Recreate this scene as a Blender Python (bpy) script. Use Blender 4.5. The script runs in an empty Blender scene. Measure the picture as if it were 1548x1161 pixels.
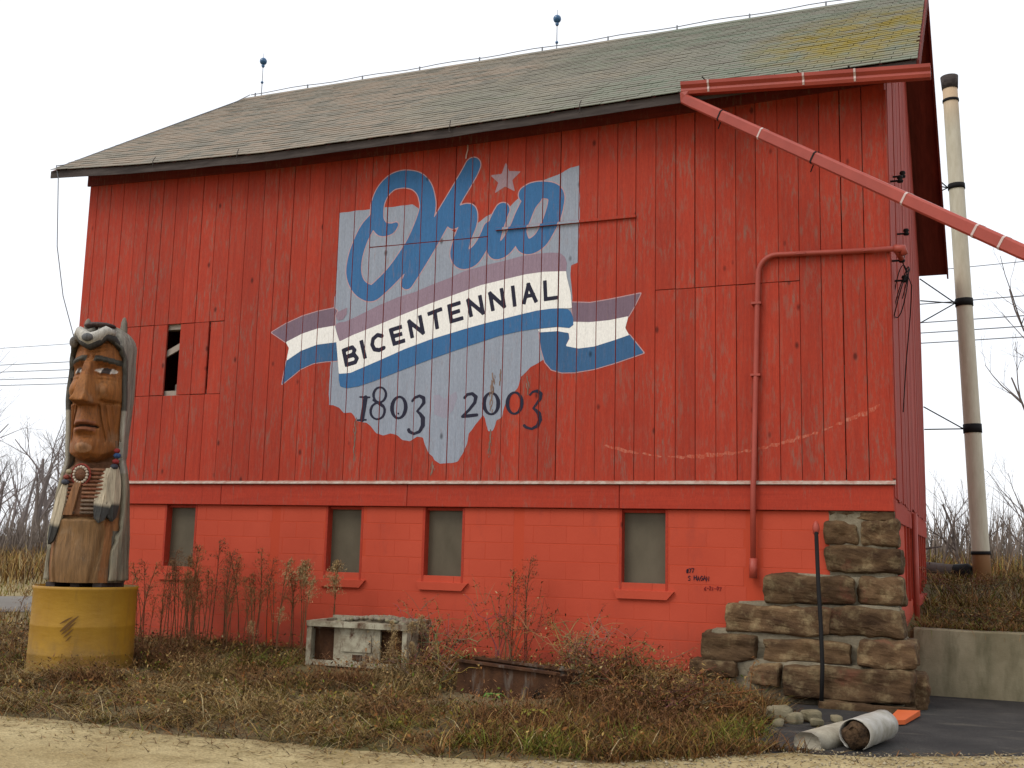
import bpy, bmesh, math, random
import numpy as np
from mathutils import Vector, Matrix, noise as mnoise

random.seed(7)
rng = np.random.default_rng(11)
scene = bpy.context.scene
COL = scene.collection
rad = math.radians

# ------------------------------------------------------------------ camera
cam_data = bpy.data.cameras.new("camera")
cam_data.sensor_width = 36.0
cam_data.lens = 38.71
cam_data.clip_start = 0.1
cam_data.clip_end = 3000
cam = bpy.data.objects.new("camera", cam_data)
COL.objects.link(cam)
right = Vector((0.92439, 0.38068, 0.02420)); up = Vector((0.03345, -0.14408, 0.98900)); back = Vector((0.37998, -0.91341, -0.14592))
mw = Matrix((right, up, back)).transposed().to_4x4()
mw.translation = Vector((0.7058, -12.0665, 1.4830))
cam.matrix_world = mw
scene.camera = cam

# ------------------------------------------------------------------ overcast sky, soft sun, exposure
SUN_EL, SUN_AZ = 48.0, 215.0          # azimuth clockwise from +Y (north)
world = bpy.data.worlds.new("World"); scene.world = world
world.use_nodes = True
nt = world.node_tree; nt.nodes.clear()
o_ = nt.nodes.new("ShaderNodeOutputWorld"); b_ = nt.nodes.new("ShaderNodeBackground")
s_ = nt.nodes.new("ShaderNodeTexSky"); s_.sky_type = 'NISHITA'; s_.sun_disc = False
s_.sun_elevation = rad(SUN_EL); s_.sun_rotation = rad(SUN_AZ); s_.air_density = 1.0; s_.dust_density = 3.0
m_ = nt.nodes.new("ShaderNodeMix"); m_.data_type = 'RGBA'; m_.inputs[0].default_value = 0.86
m_.inputs[7].default_value = (9.3, 9.5, 9.9, 1)      # closed white cloud deck over the whole sky
nt.links.new(s_.outputs[0], m_.inputs[6]); nt.links.new(m_.outputs[2], b_.inputs[0])
b_.inputs[1].default_value = 0.125
nt.links.new(b_.outputs[0], o_.inputs[0])
sun_d = bpy.data.lights.new("sun", 'SUN'); sun_d.energy = 1.3; sun_d.angle = rad(28); sun_d.color = (1.0, 0.95, 0.87)
sun = bpy.data.objects.new("sun", sun_d); COL.objects.link(sun)
az, el = rad(SUN_AZ), rad(SUN_EL)
sv = Vector((math.sin(az) * math.cos(el), math.cos(az) * math.cos(el), math.sin(el)))
sun.rotation_euler = sv.to_track_quat('Z', 'Y').to_euler(); sun.location = sv * 60
scene.view_settings.view_transform = 'Standard'; scene.view_settings.look = 'None'
scene.view_settings.gamma = 1; scene.view_settings.exposure = 0.1

# ------------------------------------------------------------------ traced wall data, metres on the front wall: (x, z) or (x, z, half width)
STATE = [(-6.818, 5.767), (-5.743, 5.775), (-5.639, 5.705), (-5.478, 5.555), (-5.212, 5.413), (-5.127, 5.35), (-4.981, 5.358), (-4.816, 5.444), (-4.688, 5.522), (-4.619, 5.549), (-4.397, 5.601), (-4.297, 5.689), (-4.181, 5.792), (-3.939, 5.905), (-3.749, 5.957), (-3.602, 6.022), (-3.488, 6.044), (-3.477, 5.384), (-3.493, 4.841), (-3.573, 4.808), (-3.588, 4.715), (-3.56, 4.502), (-3.552, 4.021), (-3.848, 3.796), (-3.901, 3.687), (-4.062, 3.6), (-4.191, 3.481), (-4.221, 3.358), (-4.377, 3.183), (-4.425, 3.008), (-4.487, 2.97), (-4.537, 2.844), (-4.6, 2.839), (-4.637, 2.993), (-4.67, 3.037), (-4.753, 2.936), (-4.846, 2.82), (-4.874, 2.682), (-4.935, 2.564), (-4.987, 2.486), (-5.073, 2.463), (-5.226, 2.458), (-5.305, 2.498), (-5.329, 2.548), (-5.386, 2.588), (-5.446, 2.709), (-5.471, 2.78), (-5.55, 2.791), (-5.65, 2.742), (-5.752, 2.753), (-5.823, 2.815), (-5.927, 2.841), (-6.029, 2.814), (-6.123, 2.84), (-6.197, 2.924), (-6.27, 2.983), (-6.412, 3.0), (-6.451, 3.073), (-6.501, 3.112), (-6.608, 3.115), (-6.683, 3.179), (-6.77, 3.217), (-6.835, 3.219), (-6.849, 3.462), (-6.841, 3.778), (-6.831, 4.641), (-6.813, 4.676)]
SCRIPT = [[(-5.973, 5.524, 0.037), (-6.046, 5.48, 0.0715), (-6.168, 5.491, 0.0945), (-6.239, 5.591, 0.095), (-6.253, 5.696, 0.0935), (-6.242, 5.85, 0.095), (-6.173, 5.998, 0.099), (-6.055, 6.098, 0.106), (-5.944, 6.126, 0.113), (-5.832, 6.122, 0.114), (-5.691, 6.076, 0.115), (-5.586, 5.971, 0.112), (-5.534, 5.83, 0.1095), (-5.523, 5.694, 0.1135), (-5.576, 5.497, 0.121), (-5.684, 5.254, 0.125), (-5.84, 5.031, 0.122), (-5.999, 4.859, 0.1115), (-6.142, 4.734, 0.1085), (-6.269, 4.65, 0.1075), (-6.403, 4.693, 0.106), (-6.503, 4.793, 0.105), (-6.559, 4.95, 0.111), (-6.544, 5.155, 0.1055), (-6.478, 5.355, 0.0995), (-6.396, 5.511, 0.0955), (-6.316, 5.616, 0.08)], [(-4.906, 6.193, 0.1065), (-4.959, 6.09, 0.1105), (-5.123, 5.831, 0.111), (-5.297, 5.555, 0.115), (-5.481, 5.254, 0.12), (-5.637, 4.991, 0.1095), (-5.773, 4.751, 0.0845)], [(-5.144, 5.507, 0.1075), (-5.058, 5.582, 0.1065), (-4.952, 5.597, 0.106), (-4.929, 5.52, 0.109), (-4.947, 5.423, 0.113), (-4.996, 5.311, 0.117), (-5.044, 5.167, 0.1205), (-5.049, 5.069, 0.1275), (-4.994, 4.999, 0.1265), (-4.889, 5.007, 0.1155), (-4.796, 5.089, 0.096), (-4.713, 5.221, 0.0865), (-4.648, 5.363, 0.0865)], [(-4.487, 5.574, 0.0965), (-4.523, 5.499, 0.103), (-4.566, 5.388, 0.107), (-4.593, 5.26, 0.1), (-4.599, 5.146, 0.09), (-4.553, 5.065, 0.103), (-4.452, 5.093, 0.1025), (-4.369, 5.184, 0.099), (-4.288, 5.33, 0.093), (-4.224, 5.471, 0.098), (-4.159, 5.594, 0.1015)], [(-4.171, 5.75, 0.1015), (-4.096, 5.78, 0.1045), (-3.979, 5.784, 0.104), (-3.845, 5.754, 0.103), (-3.784, 5.686, 0.103), (-3.788, 5.574, 0.1025), (-3.83, 5.417, 0.106), (-3.893, 5.279, 0.0995), (-3.981, 5.151, 0.1), (-4.097, 5.088, 0.097), (-4.19, 5.112, 0.0945), (-4.234, 5.213, 0.088), (-4.245, 5.31, 0.088), (-4.198, 5.452, 0.093), (-4.134, 5.608, 0.0945), (-4.06, 5.698, 0.0945)]]
BAND_MAUVE = [(-6.791, 4.265), (-6.757, 4.291), (-6.649, 4.299), (-6.499, 4.35), (-6.167, 4.481), (-5.894, 4.572), (-5.658, 4.623), (-5.416, 4.703), (-5.189, 4.767), (-4.98, 4.842), (-4.67, 4.9), (-4.447, 4.931), (-4.228, 4.971), (-3.994, 4.987), (-3.83, 4.986), (-3.714, 4.969), (-3.656, 4.917), (-3.63, 4.844), (-3.637, 4.742), (-3.637, 4.742), (-3.923, 4.755), (-4.155, 4.741), (-4.441, 4.697), (-4.748, 4.647), (-5.028, 4.573), (-5.435, 4.461), (-5.792, 4.35), (-6.155, 4.23), (-6.524, 4.116), (-6.721, 4.041), (-6.77, 4.165)]
BAND_WHITE = [(-6.817, 4.215), (-6.799, 4.245), (-6.772, 4.165), (-6.721, 4.041), (-6.524, 4.116), (-6.155, 4.23), (-5.792, 4.35), (-5.435, 4.461), (-5.028, 4.573), (-4.748, 4.647), (-4.441, 4.697), (-4.155, 4.741), (-3.923, 4.755), (-3.637, 4.742), (-3.627, 4.668), (-3.576, 4.476), (-3.556, 4.289), (-3.605, 4.288), (-3.701, 4.294), (-3.816, 4.297), (-3.996, 4.284), (-4.211, 4.249), (-4.648, 4.171), (-4.99, 4.101), (-5.417, 4.002), (-5.773, 3.897), (-6.133, 3.765), (-6.389, 3.676), (-6.537, 3.624), (-6.708, 3.619), (-6.739, 3.84), (-6.769, 4.044)]
BAND_BLUE = [(-3.701, 4.294), (-3.816, 4.297), (-3.996, 4.284), (-4.211, 4.249), (-4.648, 4.171), (-4.99, 4.101), (-5.417, 4.002), (-5.773, 3.897), (-6.133, 3.765), (-6.389, 3.676), (-6.537, 3.624), (-6.708, 3.619), (-6.704, 3.539), (-6.679, 3.455), (-6.583, 3.427), (-6.415, 3.446), (-6.194, 3.504), (-5.762, 3.643), (-5.407, 3.751), (-5.066, 3.848), (-4.81, 3.916), (-4.473, 4.003), (-4.205, 4.044), (-3.974, 4.064), (-3.73, 4.074), (-3.584, 4.05), (-3.536, 4.086), (-3.538, 4.164), (-3.564, 4.235), (-3.604, 4.277)]
FOLD_MAUVE = [(-6.797, 4.385), (-6.771, 4.433), (-6.629, 4.484), (-6.634, 4.393), (-6.69, 4.326), (-6.765, 4.322)]
TAIL_L_MAUVE = [(-7.774, 4.214), (-7.55, 4.323), (-7.317, 4.406), (-7.064, 4.459), (-6.832, 4.488), (-6.776, 4.449), (-6.812, 4.386), (-6.8, 4.256), (-7.069, 4.229), (-7.303, 4.172), (-7.544, 4.073)]
TAIL_L_WHITE = [(-7.544, 4.073), (-7.303, 4.172), (-7.069, 4.229), (-6.8, 4.256), (-6.768, 4.035), (-7.057, 4.016), (-7.308, 3.942), (-7.518, 3.823), (-7.489, 3.993)]
TAIL_L_BLUE = [(-7.518, 3.823), (-7.308, 3.942), (-7.057, 4.016), (-6.768, 4.035), (-6.736, 3.79), (-6.928, 3.789), (-7.101, 3.772), (-7.293, 3.703), (-7.564, 3.512)]
TAIL_R_MAUVE = [(-3.57, 4.359), (-3.333, 4.337), (-3.097, 4.361), (-2.718, 4.412), (-2.786, 4.273), (-2.862, 4.149), (-3.095, 4.116), (-3.33, 4.106), (-3.537, 4.125)]
TAIL_R_WHITE = [(-3.545, 4.123), (-3.33, 4.106), (-3.095, 4.116), (-2.862, 4.149), (-2.899, 4.013), (-2.852, 3.928), (-3.029, 3.876), (-3.278, 3.812), (-3.468, 3.798), (-3.628, 3.836), (-3.582, 3.919), (-3.591, 3.989), (-3.729, 4.019), (-3.965, 4.016), (-3.98, 4.056), (-3.73, 4.068), (-3.584, 4.047), (-3.533, 4.085)]
TAIL_R_BLUE = [(-3.965, 4.016), (-3.729, 4.019), (-3.599, 3.997), (-3.582, 3.935), (-3.628, 3.839), (-3.468, 3.798), (-3.278, 3.812), (-3.029, 3.876), (-2.847, 3.928), (-2.675, 3.71), (-3.01, 3.611), (-3.275, 3.546), (-3.51, 3.518), (-3.671, 3.521), (-3.801, 3.56), (-3.884, 3.655), (-3.936, 3.813)]
STAR = [(-4.456, 6.192), (-4.409, 6.071), (-4.251, 6.048), (-4.363, 5.95), (-4.325, 5.799), (-4.456, 5.878), (-4.597, 5.802), (-4.552, 5.938), (-4.665, 6.044), (-4.509, 6.044)]
FADED = [(-5.346, 3.301), (-5.269, 3.309), (-5.2, 3.25), (-5.038, 3.342), (-5.018, 3.261), (-5.074, 3.102), (-5.18, 3.009), (-5.326, 3.064)]
LETTERS = [[(-6.653, 3.921, 0.0275), (-6.599, 3.731, 0.0275)], [(-6.653, 3.921, 0.0275), (-6.526, 3.955, 0.0275), (-6.488, 3.916, 0.0275), (-6.512, 3.861, 0.0275), (-6.614, 3.832, 0.0275)], [(-6.614, 3.832, 0.0275), (-6.489, 3.855, 0.0275), (-6.449, 3.808, 0.0275), (-6.472, 3.759, 0.0275), (-6.596, 3.731, 0.0275)], [(-6.394, 4.02, 0.0275), (-6.333, 3.82, 0.027)], [(-6.102, 4.082, 0.027), (-6.164, 4.097, 0.027), (-6.225, 4.05, 0.027), (-6.236, 3.976, 0.027), (-6.2, 3.913, 0.027), (-6.13, 3.9, 0.027), (-6.067, 3.927, 0.027)], [(-5.976, 4.15, 0.027), (-5.918, 3.973, 0.0265)], [(-5.976, 4.15, 0.027), (-5.84, 4.183, 0.0265)], [(-5.948, 4.066, 0.0265), (-5.832, 4.092, 0.0265)], [(-5.918, 3.973, 0.0265), (-5.787, 4.004, 0.0265)], [(-5.671, 4.052, 0.026), (-5.721, 4.247, 0.0265)], [(-5.721, 4.247, 0.0265), (-5.519, 4.094, 0.0265)], [(-5.519, 4.094, 0.0265), (-5.569, 4.299, 0.026)], [(-5.445, 4.33, 0.026), (-5.284, 4.377, 0.026)], [(-5.365, 4.35, 0.026), (-5.325, 4.149, 0.0255)], [(-5.17, 4.41, 0.0255), (-5.132, 4.216, 0.0255)], [(-5.17, 4.41, 0.0255), (-5.033, 4.442, 0.0255)], [(-5.151, 4.314, 0.0255), (-5.038, 4.34, 0.025)], [(-5.132, 4.216, 0.0255), (-4.989, 4.247, 0.0255)], [(-4.866, 4.275, 0.0255), (-4.912, 4.468, 0.0255)], [(-4.912, 4.468, 0.0255), (-4.706, 4.298, 0.025)], [(-4.706, 4.298, 0.025), (-4.752, 4.503, 0.025)], [(-4.577, 4.332, 0.025), (-4.62, 4.535, 0.025)], [(-4.62, 4.535, 0.025), (-4.427, 4.361, 0.0245)], [(-4.427, 4.361, 0.0245), (-4.468, 4.573, 0.025)], [(-4.32, 4.593, 0.0245), (-4.289, 4.368, 0.0245)], [(-4.167, 4.389, 0.024), (-4.116, 4.611, 0.0245)], [(-4.116, 4.611, 0.0245), (-4.015, 4.402, 0.024)], [(-4.139, 4.467, 0.024), (-4.046, 4.479, 0.024)], [(-3.904, 4.628, 0.024), (-3.89, 4.416, 0.024)], [(-3.89, 4.416, 0.024), (-3.753, 4.426, 0.0235)]]
DATES = [[(-6.38, 3.31, 0.011), (-6.24, 3.301, 0.011)], [(-6.3, 3.297, 0.0315), (-6.338, 3.02, 0.0315)], [(-6.402, 3.014, 0.0115), (-6.278, 3.016, 0.011)], [(-6.01, 3.315, 0.0185), (-6.018, 3.287, 0.018), (-6.033, 3.263, 0.0165), (-6.055, 3.245, 0.014), (-6.082, 3.236, 0.0125), (-6.109, 3.236, 0.0115), (-6.136, 3.245, 0.012), (-6.159, 3.262, 0.014), (-6.176, 3.286, 0.016), (-6.185, 3.314, 0.018), (-6.186, 3.344, 0.019), (-6.178, 3.372, 0.018), (-6.162, 3.396, 0.0165), (-6.14, 3.414, 0.014), (-6.114, 3.423, 0.012), (-6.086, 3.423, 0.012), (-6.059, 3.414, 0.0125), (-6.037, 3.396, 0.014), (-6.02, 3.373, 0.016), (-6.01, 3.344, 0.0175), (-6.01, 3.315, 0.0185)], [(-6.019, 3.108, 0.0185), (-6.028, 3.077, 0.0175), (-6.045, 3.051, 0.016), (-6.07, 3.032, 0.014), (-6.099, 3.022, 0.0125), (-6.131, 3.022, 0.0115), (-6.161, 3.032, 0.012), (-6.187, 3.051, 0.014), (-6.206, 3.076, 0.0165), (-6.217, 3.107, 0.018), (-6.218, 3.139, 0.019), (-6.209, 3.17, 0.018), (-6.192, 3.196, 0.0165), (-6.167, 3.215, 0.014), (-6.137, 3.225, 0.012), (-6.106, 3.225, 0.0115), (-6.075, 3.215, 0.0125), (-6.05, 3.196, 0.014), (-6.03, 3.17, 0.0165), (-6.02, 3.14, 0.018), (-6.019, 3.108, 0.0185)], [(-6.186, 3.264, 0.014), (-6.107, 3.226, 0.021), (-6.047, 3.184, 0.0185)], [(-5.724, 3.152, 0.027), (-5.731, 3.111, 0.026), (-5.746, 3.075, 0.023), (-5.769, 3.047, 0.0185), (-5.796, 3.031, 0.015), (-5.826, 3.027, 0.014), (-5.856, 3.036, 0.0155), (-5.882, 3.058, 0.0185), (-5.902, 3.09, 0.0225), (-5.914, 3.129, 0.0265), (-5.916, 3.171, 0.0275), (-5.91, 3.212, 0.026), (-5.894, 3.248, 0.0225), (-5.872, 3.276, 0.0185), (-5.844, 3.292, 0.015), (-5.814, 3.296, 0.014), (-5.784, 3.286, 0.015), (-5.758, 3.264, 0.0185), (-5.739, 3.233, 0.0225), (-5.727, 3.194, 0.026), (-5.724, 3.152, 0.027)], [(-5.826, 3.088, 0.0115), (-5.823, 3.084, 0.0115)], [(-5.636, 3.238, 0.0155), (-5.604, 3.278, 0.016), (-5.537, 3.3, 0.018), (-5.48, 3.27, 0.0245), (-5.473, 3.213, 0.0225), (-5.52, 3.154, 0.016), (-5.563, 3.11, 0.0135), (-5.517, 3.073, 0.0205), (-5.479, 3.021, 0.029), (-5.477, 2.93, 0.0295), (-5.519, 2.855, 0.02), (-5.597, 2.828, 0.016), (-5.661, 2.857, 0.0205), (-5.671, 2.878, 0.023)], [(-4.922, 3.258, 0.0175), (-4.884, 3.297, 0.0175), (-4.819, 3.305, 0.0195), (-4.77, 3.264, 0.024), (-4.783, 3.194, 0.0215), (-4.856, 3.107, 0.0175), (-4.944, 3.028, 0.0175)], [(-4.944, 3.028, 0.0175), (-4.853, 3.035, 0.0215), (-4.75, 3.043, 0.019)], [(-4.472, 3.174, 0.0255), (-4.475, 3.134, 0.024), (-4.487, 3.098, 0.021), (-4.507, 3.07, 0.017), (-4.533, 3.052, 0.014), (-4.562, 3.047, 0.0125), (-4.591, 3.054, 0.014), (-4.618, 3.073, 0.0175), (-4.639, 3.102, 0.0215), (-4.654, 3.139, 0.0245), (-4.66, 3.179, 0.0255), (-4.656, 3.22, 0.0245), (-4.644, 3.256, 0.021), (-4.624, 3.284, 0.017), (-4.598, 3.302, 0.014), (-4.569, 3.307, 0.013), (-4.54, 3.3, 0.014), (-4.513, 3.281, 0.017), (-4.492, 3.251, 0.021), (-4.477, 3.215, 0.0245), (-4.472, 3.174, 0.0255)], [(-4.169, 3.168, 0.025), (-4.174, 3.128, 0.0235), (-4.188, 3.093, 0.0205), (-4.21, 3.066, 0.0165), (-4.236, 3.05, 0.014), (-4.264, 3.046, 0.0125), (-4.293, 3.054, 0.014), (-4.318, 3.074, 0.017), (-4.338, 3.104, 0.021), (-4.35, 3.141, 0.024), (-4.353, 3.181, 0.0255), (-4.348, 3.221, 0.024), (-4.334, 3.256, 0.021), (-4.312, 3.283, 0.017), (-4.286, 3.299, 0.014), (-4.257, 3.303, 0.0125), (-4.229, 3.295, 0.014), (-4.204, 3.275, 0.017), (-4.184, 3.245, 0.021), (-4.172, 3.208, 0.024), (-4.169, 3.168, 0.025)], [(-4.065, 3.268, 0.012), (-4.031, 3.304, 0.0125), (-3.973, 3.312, 0.0185), (-3.927, 3.276, 0.0225), (-3.934, 3.22, 0.0205), (-3.98, 3.157, 0.0145), (-4.02, 3.106, 0.0125), (-3.984, 3.08, 0.0185), (-3.946, 3.04, 0.0265), (-3.932, 2.968, 0.0265), (-3.96, 2.898, 0.0205), (-4.035, 2.86, 0.0145), (-4.108, 2.881, 0.0165), (-4.129, 2.901, 0.019)]]
PEEL = [[(-4.557, 3.545, 0.0065), (-4.544, 3.465, 0.015), (-4.563, 3.386, 0.019), (-4.55, 3.307, 0.013)], [(-4.593, 3.328, 0.0045), (-4.563, 3.258, 0.0125), (-4.569, 3.169, 0.0105), (-4.558, 3.07, 0.004)], [(-4.462, 3.581, 0.004), (-4.453, 3.482, 0.0105), (-4.457, 3.403, 0.004)], [(-4.569, 2.854, 0.0045), (-4.562, 2.756, 0.0145), (-4.571, 2.659, 0.0125), (-4.576, 2.542, 0.0045)], [(-6.425, 3.031, 0.0045), (-6.431, 2.907, 0.012), (-6.432, 2.742, 0.012), (-6.429, 2.496, 0.0045)], [(-5.332, 2.469, 0.009), (-5.321, 2.409, 0.022), (-5.336, 2.33, 0.011)], [(-4.101, 3.489, 0.0045), (-4.091, 3.39, 0.0125), (-4.1, 3.273, 0.0045)]]
ARC = [[(-3.483, 2.857, 0.008), (-3.255, 2.7, 0.013), (-3.015, 2.62, 0.0155), (-2.741, 2.565, 0.0155), (-2.472, 2.525, 0.015), (-2.17, 2.515, 0.018), (-1.873, 2.534, 0.0235), (-1.654, 2.554, 0.0245), (-1.438, 2.588, 0.0185), (-1.154, 2.65, 0.015), (-0.944, 2.711, 0.021), (-0.736, 2.772, 0.0165), (-0.53, 2.86, 0.018), (-0.394, 2.914, 0.023), (-0.226, 2.98, 0.0215), (-0.125, 3.048, 0.01)]]
SEAMS = [-11.105, -10.951, -10.702, -10.461, -10.211, -9.976, -9.737, -9.505, -9.28, -9.04, -8.802, -8.55, -8.29, -8.015, -7.786, -7.539, -7.295, -7.064, -6.817, -6.582, -6.341, -6.094, -5.85, -5.609, -5.381, -5.137, -4.905, -4.675, -4.431, -4.191, -3.954, -3.728, -3.489, -3.254, -3.014, -2.785, -2.546, -2.308, -2.082, -1.85, -1.618, -1.393, -1.149, -0.924, -0.694, -0.47, -0.241, 0.0]
# J_LEFT_UP [(-10.211, 4.43), (-8.53, 4.403)]
# J_LEFT_LOW [(-10.058, 3.423), (-8.435, 3.42)]
# MISSING [(-9.569, 4.404), (-9.237, 3.444)]
# SLIT [(-8.803, 4.39), (-8.804, 3.431)]
# J_MID1 [(-6.345, 5.259), (-5.909, 5.249)]
# J_MID2 [(-5.91, 5.257), (-4.681, 5.259)]
# BATTEN [(-4.561, 5.338), (-2.779, 5.335)]
# J_R [(-2.53, 4.433), (-0.991, 4.437)]

# ------------------------------------------------------------------ helpers
class MB:
    """collects shapes, build() links them as ONE mesh object"""
    def __init__(s): s.v = []; s.f = []; s.c = []
    def add(s, vs, fs, col=None):
        o = len(s.v); s.v += [tuple(p) for p in vs]; s.f += [tuple(i + o for i in q) for q in fs]
        if col is not None: s.c += [col] * len(vs)
        return s
    def box(s, x0, x1, y0, y1, z0, z1, col=None):
        return s.add([(x0,y0,z0),(x1,y0,z0),(x1,y1,z0),(x0,y1,z0),(x0,y0,z1),(x1,y0,z1),(x1,y1,z1),(x0,y1,z1)],
                     [(0,3,2,1),(4,5,6,7),(0,1,5,4),(1,2,6,5),(2,3,7,6),(3,0,4,7)], col)
    def cbox(s, x0, x1, y0, y1, z0, z1, b=0.005, col=None):
        """box with chamfered front (-y) edges"""
        return s.add([(x0,y1,z0),(x1,y1,z0),(x1,y1,z1),(x0,y1,z1),(x0,y0+b,z0),(x1,y0+b,z0),(x1,y0+b,z1),(x0,y0+b,z1),
                      (x0+b,y0,z0+b),(x1-b,y0,z0+b),(x1-b,y0,z1-b),(x0+b,y0,z1-b)],
                     [(1,0,3,2),(0,1,5,4),(1,2,6,5),(2,3,7,6),(3,0,4,7),(4,5,9,8),(5,6,10,9),(6,7,11,10),(7,4,8,11),(8,9,10,11)], col)
    def extrude(s, prof, a, b, axis='x', col=None):
        n = len(prof)
        def P(q, t): return (t, q[0], q[1]) if axis == 'x' else ((q[0], t, q[1]) if axis == 'y' else (q[0], q[1], t))
        return s.add([P(q, a) for q in prof] + [P(q, b) for q in prof],
                     [tuple(range(n))[::-1], tuple(range(n, 2*n))] + [(i, (i+1) % n, n + (i+1) % n, n + i) for i in range(n)], col)
    def tube(s, pts, r, n=6, cap=True, col=None):
        pts = [Vector(p) for p in pts]; m = len(pts)
        rs = r if isinstance(r, (list, tuple)) else [r] * m
        vs = []; u = None
        for i, p in enumerate(pts):
            t = (pts[min(i+1, m-1)] - pts[max(i-1, 0)]); t = t.normalized() if t.length > 1e-9 else Vector((0,0,1))
            if u is None:
                u = t.cross(Vector((0,0,1)) if abs(t.z) < 0.9 else Vector((1,0,0))).normalized()
            else:
                u = u - t * u.dot(t); u = u.normalized() if u.length > 1e-6 else t.orthogonal().normalized()
            w = t.cross(u)
            for k in range(n):
                a = 2 * math.pi * k / n
                vs.append(p + (u * math.cos(a) + w * math.sin(a)) * rs[i])
        fs = [(i*n+k, i*n+(k+1) % n, (i+1)*n+(k+1) % n, (i+1)*n+k) for i in range(m-1) for k in range(n)]
        if cap: fs += [tuple(range(n))[::-1], tuple((m-1)*n+k for k in range(n))]
        return s.add(vs, fs, col)
    def lathe(s, prof, n=32, c=(0,0,0), col=None):
        vs = [(c[0]+r*math.cos(2*math.pi*k/n), c[1]+r*math.sin(2*math.pi*k/n), c[2]+z) for r, z in prof for k in range(n)]
        m = len(prof)
        fs = [(i*n+k, i*n+(k+1) % n, (i+1)*n+(k+1) % n, (i+1)*n+k) for i in range(m-1) for k in range(n)]
        return s.add(vs, fs, col)
    def ball(s, c, r, nu=10, nv=6, sc=(1,1,1), col=None):
        vs = [(c[0], c[1], c[2]-r*sc[2])]
        for j in range(1, nv):
            t = -math.pi/2 + math.pi*j/nv
            vs += [(c[0]+r*sc[0]*math.cos(t)*math.cos(2*math.pi*k/nu), c[1]+r*sc[1]*math.cos(t)*math.sin(2*math.pi*k/nu), c[2]+r*sc[2]*math.sin(t)) for k in range(nu)]
        vs.append((c[0], c[1], c[2]+r*sc[2]))
        fs = [(0, 1+(k+1) % nu, 1+k) for k in range(nu)]
        for j in range(nv-2):
            fs += [(1+j*nu+k, 1+j*nu+(k+1) % nu, 1+(j+1)*nu+(k+1) % nu, 1+(j+1)*nu+k) for k in range(nu)]
        e = len(vs)-1; b = 1+(nv-2)*nu
        fs += [(b+k, b+(k+1) % nu, e) for k in range(nu)]
        return s.add(vs, fs, col)
    def mesh(s, name, mat=None, smooth=False):
        me = bpy.data.meshes.new(name); me.from_pydata(s.v, [], s.f); me.update()
        if s.c and len(s.c) == len(s.v):
            at = me.color_attributes.new("col", 'FLOAT_COLOR', 'POINT')
            at.data.foreach_set("color", np.array([(*c, 1.0) for c in s.c], dtype=np.float32).ravel())
        if mat: me.materials.append(mat)
        if smooth: me.polygons.foreach_set("use_smooth", [True] * len(me.polygons))
        return me
    def build(s, name, mat=None, parent=None, smooth=False):
        return obj(name, s.mesh(name, mat, smooth), parent)

def obj(name, mesh, parent=None):
    o = bpy.data.objects.new(name, mesh); COL.objects.link(o)
    if parent is not None: o.parent = parent
    return o
def tag(o, label=None, cat=None, group=None, kind=None):
    if label: o['label'] = label
    if cat: o['category'] = cat
    if group: o['group'] = group
    if kind: o['kind'] = kind
    return o
def thing(name, label, cat, loc=(0,0,0), rz=0.0, group=None):
    o = bpy.data.objects.new(name, None); COL.objects.link(o)
    o.empty_display_size = 0.2; o.location = loc; o.rotation_euler = (0, 0, rz)
    return tag(o, label, cat, group)
def copy_tree(o, parent=None):
    c = o.copy(); COL.objects.link(c); c.parent = parent
    for ch in o.children: copy_tree(ch, c)
    return c
def bend_noise(p, sc=1.0, seed=0.0):
    return mnoise.noise(Vector((p[0]*sc+seed, p[1]*sc+seed*1.7, p[2]*sc-seed)))
def sstep(a, b, x):
    t = np.clip((np.asarray(x, float)-a)/(b-a), 0, 1); return t*t*(3-2*t)
def mesh_np(name, V, F4, mat, cols=None, F3=None):
    """fast mesh from numpy quads (n,4)"""
    me = bpy.data.meshes.new(name)
    me.vertices.add(len(V)); me.vertices.foreach_set("co", np.asarray(V, np.float32).ravel())
    F4 = np.asarray(F4, np.int32); n = len(F4); k = F4.shape[1]
    me.loops.add(n*k); me.loops.foreach_set("vertex_index", F4.ravel())
    me.polygons.add(n); me.polygons.foreach_set("loop_start", np.arange(0, n*k, k, dtype=np.int32))
    me.polygons.foreach_set("loop_total", np.full(n, k, np.int32))
    me.update(calc_edges=True)
    if cols is not None:
        at = me.color_attributes.new("col", 'FLOAT_COLOR', 'POINT')
        c4 = np.ones((len(V), 4), np.float32); c4[:, :3] = cols; at.data.foreach_set("color", c4.ravel())
    me.materials.append(mat)
    return me

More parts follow.
